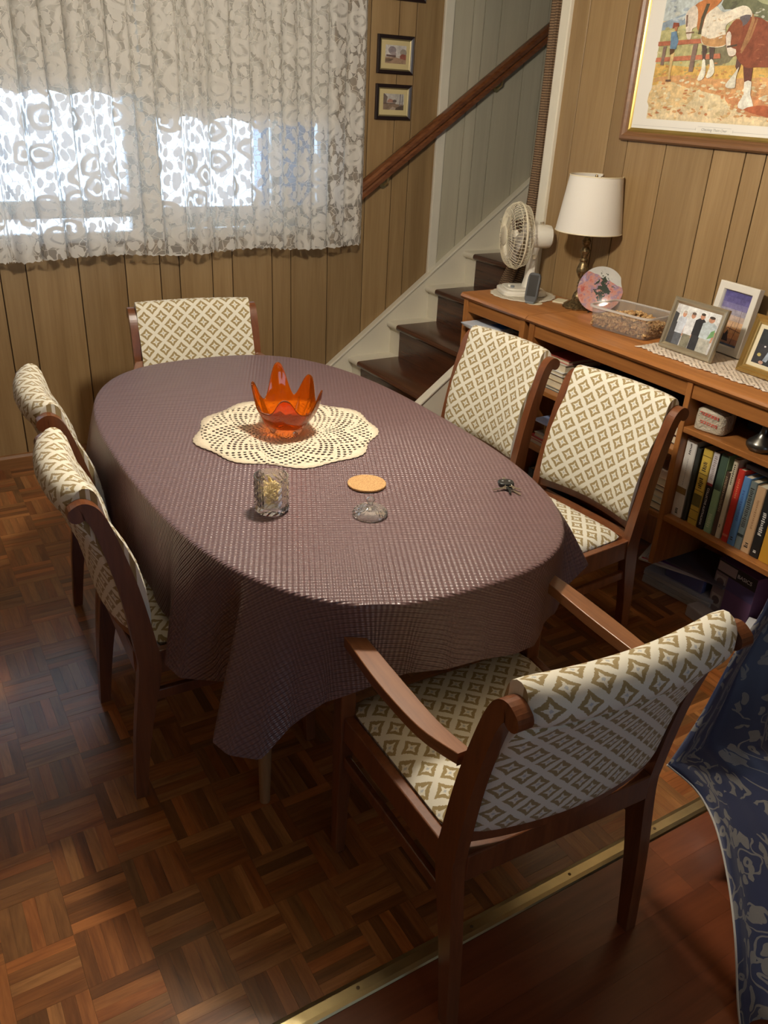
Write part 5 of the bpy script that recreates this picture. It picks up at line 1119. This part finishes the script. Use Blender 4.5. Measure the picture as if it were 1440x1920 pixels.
# big horse picture
HB = wood('picture_frame_timber', (0.13, 0.06, 0.025), (0.26, 0.13, 0.06), 0, 40, 0.35, 0.1); GD = plain('gilt', (0.60, 0.44, 0.14), 0.3, 0.8, 0.2)
Y0, Z0 = 2.135, 1.533; AW = 2*(2.455-2.135); AH = 0.515
def wp(pts): return [((2.455-y)/AW, (z-1.613)/AH) for y, z in pts]
def soft(pts, n=3):
    p = pts + pts[:1]; P = [pts[-1]] + pts + pts[:2]; o = []
    for i in range(1, len(pts)+1):
        for k in range(n):
            t = k/n; a, b_, c, d = P[i-1], P[i], P[i+1], P[i+2]
            o.append(tuple(0.5*((2*q1)+(-q0+q2)*t+(2*q0-5*q1+4*q2-q3)*t*t+(-q0+3*q1-3*q2+q3)*t**3) for q0, q1, q2, q3 in zip(a, b_, c, d)))
    return o
hp = [((0.70, 0.58, 0.36), FULL), ((0.50, 0.56, 0.56), wp([(2.455, 1.93), (1.815, 1.93), (1.815, 2.128), (2.455, 2.128)])), ((0.30, 0.38, 0.46), wp([(2.455, 1.925), (2.36, 1.95), (2.25, 1.93), (2.25, 1.90), (2.455, 1.90)])), ((0.48, 0.45, 0.22), wp([(2.455, 1.90), (2.3, 1.925), (1.815, 1.90), (1.815, 1.78), (2.455, 1.78)])),
 ((0.16, 0.17, 0.10), wp(soft([(2.21, 1.97), (2.12, 1.955), (2.08, 1.94), (1.99, 1.88), (1.815, 1.88), (1.815, 2.125), (2.1, 2.12)]))), ((0.36, 0.38, 0.22), wp(soft([(2.1, 2.0), (2.02, 1.96), (1.93, 1.99), (1.96, 2.06), (2.06, 2.07)]))),
 ((0.22, 0.20, 0.12), wp(soft([(2.25, 1.85), (2.13, 1.85), (2.13, 1.80), (2.23, 1.79)]))),
 ((0.66, 0.42, 0.12), wp([(2.455, 1.795), (2.3, 1.785), (1.815, 1.80), (1.815, 1.72), (2.455, 1.725)])), ((0.62, 0.34, 0.15), wp(soft([(2.455, 1.745), (2.3, 1.76), (2.15, 1.75), (2.0, 1.755), (1.82, 1.75), (1.82, 1.70), (2.05, 1.69), (2.25, 1.715)]))), ((0.70, 0.52, 0.27), wp(soft([(2.45, 1.72), (2.35, 1.735), (2.25, 1.70), (2.3, 1.66), (2.45, 1.65)]))), ((0.58, 0.27, 0.12), wp(soft([(2.12, 1.70), (2.0, 1.70), (1.85, 1.67), (1.9, 1.64), (2.05, 1.65)]))), ((0.72, 0.58, 0.36), wp(soft([(2.3, 1.655), (2.1, 1.65), (1.95, 1.63), (2.1, 1.62), (2.35, 1.62)]))),
 ((0.46, 0.16, 0.09), wp([(2.457, 1.865), (2.255, 1.872), (2.251, 1.858), (2.456, 1.851)])), ((0.50, 0.18, 0.10), wp([(2.454, 1.814), (2.172, 1.826), (2.167, 1.811), (2.456, 1.80)])), ((0.22, 0.15, 0.12), wp([(2.43, 1.85), (2.415, 1.85), (2.415, 1.79), (2.43, 1.79)])), ((0.22, 0.15, 0.12), wp([(2.295, 1.855), (2.275, 1.857), (2.275, 1.77), (2.295, 1.77)])),
 ((0.16, 0.27, 0.40), wp([(2.405, 1.894), (2.382, 1.897), (2.364, 1.865), (2.37, 1.841), (2.397, 1.842)])), ((0.25, 0.07, 0.04), wp([(2.402, 1.924), (2.377, 1.922), (2.374, 1.911), (2.403, 1.905)])), ((0.42, 0.20, 0.11), wp([(2.394, 1.909), (2.380, 1.911), (2.380, 1.898), (2.389, 1.897)])), ((0.12, 0.06, 0.03), wp([(2.398, 1.842), (2.375, 1.841), (2.38, 1.82), (2.394, 1.824)])), ((0.66, 0.48, 0.22), wp([(2.389, 1.824), (2.372, 1.831), (2.376, 1.768), (2.372, 1.743), (2.383, 1.743), (2.386, 1.785)])), ((0.14, 0.08, 0.05), wp([(2.392, 1.744), (2.368, 1.745), (2.366, 1.738), (2.392, 1.738)])),
 ((0.10, 0.07, 0.06), wp([(2.257, 1.853), (2.235, 1.85), (2.23, 1.806), (2.242, 1.806)])), ((0.78, 0.72, 0.60), wp(soft([(2.242, 1.806), (2.23, 1.806), (2.218, 1.765), (2.229, 1.745), (2.249, 1.746), (2.239, 1.779)], 2))), ((0.10, 0.07, 0.06), wp([(2.225, 1.85), (2.2, 1.844), (2.196, 1.806), (2.211, 1.806)])), ((0.78, 0.72, 0.60), wp(soft([(2.211, 1.806), (2.196, 1.806), (2.181, 1.769), (2.198, 1.752), (2.213, 1.755), (2.205, 1.786)], 2))),
 ((0.72, 0.66, 0.54), wp(soft([(2.265, 1.943), (2.23, 1.967), (2.192, 1.947), (2.122, 1.963), (2.088, 1.952), (2.077, 1.93), (2.121, 1.931), (2.169, 1.911), (2.166, 1.885), (2.156, 1.852), (2.195, 1.844), (2.25, 1.853), (2.268, 1.877)]))), ((0.50, 0.28, 0.12), wp(soft([(2.266, 1.88), (2.225, 1.87), (2.16, 1.882), (2.157, 1.853), (2.2, 1.846), (2.25, 1.854)]))),
 ((0.52, 0.20, 0.07), wp(soft([(2.321, 1.971), (2.263, 1.992), (2.207, 1.992), (2.225, 1.967), (2.262, 1.943), (2.27, 1.90), (2.29, 1.90), (2.302, 1.938)]))), ((0.10, 0.08, 0.05), wp([(2.27, 1.975), (2.255, 1.975), (2.268, 1.93), (2.272, 1.885), (2.283, 1.885), (2.282, 1.935)])), ((0.70, 0.62, 0.52), wp(soft([(2.353, 1.946), (2.325, 1.972), (2.303, 1.958), (2.295, 1.911), (2.312, 1.902), (2.311, 1.873), (2.328, 1.873), (2.342, 1.906)]))), ((0.20, 0.13, 0.10), wp([(2.35, 1.945), (2.342, 1.945), (2.336, 1.91), (2.343, 1.908)])), ((0.24, 0.15, 0.10), wp([(2.338, 1.892), (2.302, 1.894), (2.302, 1.889), (2.337, 1.887)])),
 ((0.14, 0.05, 0.035), wp([(2.069, 1.79), (2.029, 1.786), (2.024, 1.741), (2.05, 1.741), (2.057, 1.757)])), ((0.12, 0.06, 0.05), wp([(2.1, 1.812), (2.078, 1.799), (2.083, 1.77), (2.099, 1.786)])), ((0.80, 0.75, 0.64), wp(soft([(2.05, 1.741), (2.022, 1.743), (2.016, 1.705), (1.995, 1.673), (2.015, 1.659), (2.052, 1.664), (2.055, 1.681), (2.042, 1.705)], 2))), ((0.78, 0.72, 0.60), wp(soft([(2.093, 1.773), (2.084, 1.786), (2.087, 1.753), (2.083, 1.724), (2.115, 1.723), (2.124, 1.733), (2.106, 1.756)], 2))),
 ((0.24, 0.070, 0.035), wp(soft([(2.121, 1.931), (2.077, 1.93), (2.04, 1.925), (1.985, 1.905), (1.90, 1.90), (1.84, 1.86), (1.84, 1.79), (1.93, 1.785), (2.014, 1.785), (2.057, 1.784), (2.1, 1.812), (2.114, 1.845), (2.112, 1.883)]))), ((0.14, 0.05, 0.03), wp([(1.93, 1.79), (1.90, 1.79), (1.90, 1.70), (1.925, 1.70)])), ((0.78, 0.72, 0.6), wp([(1.93, 1.72), (1.90, 1.72), (1.89, 1.675), (1.935, 1.675)])), ((0.14, 0.12, 0.13), wp(soft([(2.12, 1.932), (2.08, 1.935), (2.09, 1.91), (2.115, 1.905)], 2))),
 ((0.26, 0.085, 0.04), wp(soft([(2.16, 1.897), (2.136, 1.925), (2.108, 1.915), (2.1, 1.874), (2.111, 1.851), (2.107, 1.822), (2.128, 1.816), (2.143, 1.829), (2.163, 1.868)]))), ((0.76, 0.66, 0.56), wp(soft([(2.163, 1.875), (2.154, 1.891), (2.141, 1.878), (2.136, 1.845), (2.112, 1.838), (2.109, 1.822), (2.128, 1.817), (2.143, 1.829)], 2))), ((0.09, 0.06, 0.04), wp([(2.15, 1.848), (2.11, 1.853), (2.11, 1.847), (2.149, 1.842)])), ((0.38, 0.20, 0.09), wp([(2.076, 1.942), (2.060, 1.92), (2.069, 1.873), (2.08, 1.832), (2.093, 1.835), (2.081, 1.883), (2.074, 1.917)])), ((0.36, 0.18, 0.08), wp([(2.055, 1.925), (2.049, 1.922), (2.06, 1.87), (2.085, 1.825), (2.092, 1.828), (2.068, 1.873)])),
 ((0.42, 0.12, 0.05), wp(soft([(2.03, 1.66), (1.95, 1.675), (1.88, 1.65), (1.93, 1.64)])))]
rp_ = random.Random(21)
def dabs(n, y0, y1, z0, z1, cols, s):
    o = []
    for _ in range(n):
        y, z, a = rp_.uniform(y0, y1), rp_.uniform(z0, z1), rp_.uniform(-0.5, 0.5); l, w = s*rp_.uniform(0.6, 1.6), s*rp_.uniform(0.25, 0.6)
        ca, sa = math.cos(a), math.sin(a)
        pts = [(y+u_*l*ca-v_*w*sa, z+u_*l*sa*0.6+v_*w*ca) for u_, v_ in ((-1, 0), (-0.5, -0.8), (0.6, -0.7), (1, 0.1), (0.4, 0.8), (-0.6, 0.7))]
        o.append((cols[rp_.randrange(len(cols))], wp([(min(2.4545, max(1.8155, p)), min(2.1275, max(1.6135, q))) for p, q in pts])))
    return o
hp = hp[:12] + dabs(240, 1.82, 2.45, 1.62, 1.745, [(0.72, 0.60, 0.38), (0.66, 0.46, 0.22), (0.60, 0.34, 0.15), (0.52, 0.22, 0.09), (0.76, 0.66, 0.46), (0.62, 0.50, 0.28)], 0.010) + dabs(70, 1.82, 2.45, 1.745, 1.80, [(0.66, 0.46, 0.14), (0.58, 0.40, 0.14), (0.44, 0.36, 0.15), (0.58, 0.27, 0.10)], 0.008) + dabs(90, 1.82, 2.16, 1.90, 2.12, [(0.20, 0.21, 0.12), (0.34, 0.34, 0.18), (0.46, 0.46, 0.30), (0.12, 0.12, 0.08), (0.52, 0.52, 0.46)], 0.010) + dabs(60, 2.2, 2.45, 1.93, 2.12, [(0.52, 0.57, 0.56), (0.44, 0.50, 0.54), (0.60, 0.62, 0.56), (0.36, 0.42, 0.48)], 0.012) + dabs(50, 2.2, 2.45, 1.80, 1.92, [(0.50, 0.47, 0.24), (0.42, 0.42, 0.22), (0.56, 0.52, 0.30)], 0.009) + hp[12:] + dabs(26, 1.86, 2.05, 1.80, 1.88, [(0.28, 0.09, 0.045), (0.20, 0.055, 0.03), (0.34, 0.12, 0.06)], 0.006) + dabs(20, 2.15, 2.25, 1.86, 1.94, [(0.70, 0.64, 0.52), (0.62, 0.52, 0.38), (0.76, 0.72, 0.62), (0.54, 0.40, 0.24)], 0.006)
bigp = [(0, 0), (0, -0.018), (0.006, -0.026), (0.016, -0.026), (0.026, -0.020), (0.032, -0.014), (0.037, -0.016), (0.042, -0.012), (0.046, -0.010)]
framed.pm = [0, 0, 0, 0, 0, 1, 1, 1, 1]
MW = plain('print_border', (0.80, 0.78, 0.72), 0.5)
big = framed('framed_horse_print', (2.6295, Y0, Z0), -PI/2, 0.0, 0.87, 0.675, bigp, [HB, GD], 'large timber and gilt framed print of two draught horses on the panelled wall', 'picture', hp, MW, (-AW/2, AW/2, 0.08, 0.08+AH))
GR = plain('grey_line', (0.42, 0.42, 0.40), 0.7)
b = MB(); yy = -0.0106
def ln(x0, x1, z0, z1): b.box(x0, x1, yy-0.0004, yy, z0, z1)
ln(-0.38, -0.080, 0.0555, 0.0562); ln(0.080, 0.38, 0.0555, 0.0562); ln(-0.072, 0.072, 0.0655, 0.0662); ln(-0.072, 0.072, 0.0475, 0.0482); ln(-0.0805, -0.0798, 0.053, 0.061); ln(0.0798, 0.0805, 0.053, 0.061)
b.build('caption_border', GR, big)
text('caption', 'Checking Them Over', 0.0125, GR, big, Matrix.Translation((0, yy-0.0003, 0.057)) @ Matrix.Rotation(PI/2, 4, 'X'), 0.0001, 'CENTER', 0.3)
# photo frames on the bookcase
framed.pm = None
SIL = plain('silver_frame', (0.50, 0.44, 0.32), 0.32, 0.75, 0.1); WHF = plain('white_frame', (0.74, 0.71, 0.64), 0.6, var=0.12); GLD = plain('gold_frame', (0.56, 0.38, 0.13), 0.28, 0.8, 0.2)
SKIN = (0.52, 0.27, 0.17)
def person(x, top, w, shirt, leg, hair, arms=None):
    hh = 0.12
    o = [((*leg,), [(x-w*0.42, 0.0), (x+w*0.42, 0.0), (x+w*0.44, top-0.52), (x-w*0.44, top-0.52)]), (shirt, [(x-w*0.5, top-0.56), (x+w*0.5, top-0.56), (x+w*0.52, top-0.2), (x+w*0.2, top-0.13), (x-w*0.2, top-0.13), (x-w*0.52, top-0.2)]), (SKIN, [(x+w*0.38, top-0.62), (x+w*0.52, top-0.6), (x+w*0.56, top-0.34), (x+w*0.42, top-0.34)]), (SKIN, ell(x, top-0.075, w*0.22, 0.078)), (hair, ell(x, top-0.025, w*0.21, 0.035))]
    return o
ph1 = [((0.55, 0.55, 0.56), FULL), ((0.05, 0.05, 0.055), [(0, 0), (0.16, 0), (0.14, 0.75), (0, 0.8)]), ((0.70, 0.72, 0.72), [(0.1, 0.55), (1, 0.55), (1, 1), (0.1, 1)])] + person(0.22, 0.86, 0.2, (0.55, 0.60, 0.68), (0.10, 0.11, 0.13), (0.5, 0.42, 0.36)) + person(0.42, 0.88, 0.22, (0.68, 0.70, 0.74), (0.22, 0.21, 0.15), (0.14, 0.10, 0.08)) + person(0.62, 0.92, 0.23, (0.02, 0.02, 0.024), (0.03, 0.03, 0.035), (0.04, 0.03, 0.02)) + person(0.83, 0.90, 0.30, (0.50, 0.58, 0.62), (0.45, 0.45, 0.40), (0.05, 0.035, 0.025)) + [((0.16, 0.34, 0.14), [(0.86, 0.35), (0.99, 0.45), (0.97, 0.62), (0.9, 0.55)])]
pr1 = [(0, 0), (0, -0.010), (0.004, -0.014), (0.010, -0.013), (0.014, -0.015), (0.019, -0.010), (0.022, -0.008)]
framed('photo_frame', (2.405, 1.885, RZ), math.radians(-90-1), math.radians(14), 0.235, 0.182, pr1, SIL, 'silver photo frame holding a picture of four standing men', 'photo frame', ph1, None, None, 'photo frames on the lace runner', (math.radians(-30), 0.13, 0.0, 0.11) and (math.radians(180+32), 0.12, 0.001, 0.11))
ph2 = []
cols2 = [(0.40, 0.20, 0.13), (0.62, 0.30, 0.14), (0.70, 0.38, 0.18), (0.66, 0.42, 0.25), (0.52, 0.40, 0.34), (0.34, 0.31, 0.38), (0.20, 0.18, 0.36), (0.13, 0.11, 0.30), (0.10, 0.085, 0.26)]
ph2.append(((0.10, 0.13, 0.22), FULL))
for k, c in enumerate(cols2): ph2.append((c, [(0, 0.04+k*0.107), (1, 0.04+k*0.107), (1, 1), (0, 1)]))
ph2 += [((0.04, 0.025, 0.03), [(0.25, 0.08), (0.6, 0.08), (0.5, 0.3), (0.42, 0.2), (0.35, 0.26)]), ((0.12, 0.05, 0.04), [(0.70, 0.04), (0.72, 0.04), (0.80, 0.4), (0.78, 0.7), (0.77, 0.7), (0.785, 0.4)]), ((0.12, 0.05, 0.04), [(0.5, 0.1), (0.515, 0.1), (0.6, 0.45), (0.59, 0.46)]), ((0.14, 0.06, 0.05), [(0.45, 0.33), (0.95, 0.29), (0.95, 0.30), (0.45, 0.342)])]
pr2 = [(0, 0), (0, -0.022), (0.003, -0.024), (0.024, -0.022), (0.027, -0.016), (0.028, -0.010)]
framed('photo_frame', (2.565, 1.852, RZ), math.radians(-90-6), math.radians(8), 0.178, 0.238, pr2, WHF, 'tall white frame with a purple and orange sunset picture', 'photo frame', ph2, None, None, 'photo frames on the lace runner', (math.radians(180+20), 0.15, 0.001, 0.14))
ph3 = [((0.02, 0.025, 0.028), FULL), ((0.03, 0.03, 0.035), [(0.0, 0), (0.28, 0), (0.3, 0.6), (0.0, 0.55)]), ((0.45, 0.38, 0.12), ell(0.13, 0.26, 0.05, 0.05)), ((0.6, 0.6, 0.62), ell(0.2, 0.52, 0.025, 0.025)), ((0.30, 0.36, 0.44), [(0.26, 0.12), (0.36, 0.1), (0.5, 0.55), (0.36, 0.6)]), ((0.50, 0.24, 0.16), ell(0.42, 0.68, 0.09, 0.10)), ((0.5, 0.3, 0.22), ell(0.24, 0.06, 0.06, 0.05)), ((0.02, 0.02, 0.03), [(0.4, 0), (1, 0), (1, 0.5), (0.6, 0.55), (0.5, 0.3)]), ((0.50, 0.24, 0.16), ell(0.75, 0.7, 0.09, 0.11))]
pr3 = [(0, 0), (0, -0.012), (0.004, -0.017), (0.010, -0.013), (0.014, -0.016), (0.020, -0.012), (0.025, -0.013), (0.028, -0.008)]
framed('photo_frame', (2.425, 1.565, RZ), math.radians(-90-3), math.radians(13), 0.235, 0.190, pr3, GLD, 'gold photo frame with a dark group portrait at the right edge', 'photo frame', ph3, plain('ivory_mount', (0.70, 0.64, 0.46), 0.7), (-0.075, 0.075, 0.040, 0.150), 'photo frames on the lace runner', (math.radians(180+32), 0.12, 0.001, 0.11))
# ------------------------------------------------------------------ blue damask curtain at the right
def blue_mat():
    t = NT('blue_damask'); uv = t.coord('UV')
    wv = t.vm('ADD', uv, t.vm('MULTIPLY', t.n('TexNoise', {'Vector': uv, 'Scale': 13.0, 'Detail': 2.0}).outputs[1], (0.08, 0.08, 0.0)))
    d1 = t.n('TexVoronoi', {'Vector': wv, 'Scale': 13.0, 'Randomness': 0.9}, voronoi_dimensions='2D').outputs[0]
    sw = t.m('GREATER_THAN', t.m('SINE', t.m('MULTIPLY', d1, 19.0)), 0.55)
    d2 = t.n('TexVoronoi', {'Vector': t.scale(wv, (1.0, 0.55, 1.0)), 'Scale': 33.0, 'Randomness': 1.0}, voronoi_dimensions='2D').outputs[0]
    lf = t.m('LESS_THAN', d2, 0.28)
    m_ = t.m('MULTIPLY', t.m('MAXIMUM', t.m('MULTIPLY', sw, t.m('LESS_THAN', d1, 0.42)), lf), t.m('GREATER_THAN', t.noise(uv, 8.0, 1.0), 0.42))
    fine = t.noise(uv, 600.0, 2.0)
    col = t.mix(m_, t.mix(fine, (0.012, 0.018, 0.055, 1), (0.024, 0.034, 0.09, 1)), t.mix(fine, (0.12, 0.115, 0.11, 1), (0.20, 0.19, 0.18, 1)))
    return t.done(t.pbr(col, 0.5, t.bump(t.m('ADD', m_, t.m('MULTIPLY', fine, 0.3)), 0.25, 0.001), **{'Sheen Weight': 0.3}))
BD = blue_mat()
# contour (left edge, top to bottom) and the far side it is gathered to
left = [(1.80, 0.955, 2.15), (1.79, 0.95, 1.5), (1.755, 0.945, 1.0), (1.70, 0.94, 0.62), (1.60, 0.925, 0.50), (1.50, 0.905, 0.36), (1.385, 0.882, 0.270)]
hemp = [(1.385, 0.882, 0.270), (1.43, 0.835, 0.225), (1.435, 0.79, 0.20), (1.41, 0.73, 0.18), (1.36, 0.65, 0.14), (1.30, 0.57, 0.09), (1.235, 0.495, 0.03), (1.20, 0.455, 0.012)]
L = cat(left, 5) ; Hm = cat(hemp, 5)
edge = L + Hm[1:]
b = MB(); rows = []; uvs = []; nc = 40
n = len(edge); acc = 0; prev = None
for i, p in enumerate(edge):
    f = i/(n-1)
    if prev: acc += (Vector(p)-Vector(prev)).length
    prev = p
    tx = lerp(2.12, 1.95, f); ty = lerp(0.93, 0.12, max(0, (f-0.35)/0.65)); tz = p[2] if f < 0.5 else lerp(p[2], 0.015, (f-0.5)/0.5)
    R2 = []; U2 = []
    for j in range(nc+1):
        g = j/nc; fold = (0.036*math.sin(g*15+f*4.0) + 0.014*math.sin(g*37+f*3))*min(1, g*5)*(0.5+f)
        x = lerp(p[0], tx, g); y = lerp(p[1], ty, g) - fold*0.85; zz = lerp(p[2], max(0.012, tz), g) - 0.02*math.sin(g*PI)*f
        x += 0.25*fold
        R2.append((x, y, max(0.012, zz))); U2.append((g*0.62*1.25, acc))
    rows.append(R2); uvs.append(U2)
b.grid(rows, uvs)
cu = thing('damask_curtain', (1.8, 0.8, 0.0), 'navy blue damask curtain with silver leaf scrolls at the right edge', 'curtain')
o = b.build('curtain_cloth', BD, cu, True, angle=180); o.location = (-1.8, -0.8, 0); so = o.modifiers.new('s', 'SOLIDIFY'); so.thickness = 0.002
o = MB().tube([(p[0]-0.001, p[1], p[2]-0.001) for p in Hm], 0.0028, 6).build('hem_piping', plain('pale_hem', (0.50, 0.48, 0.44), 0.7), cu, True); o.location = (-1.8, -0.8, 0)
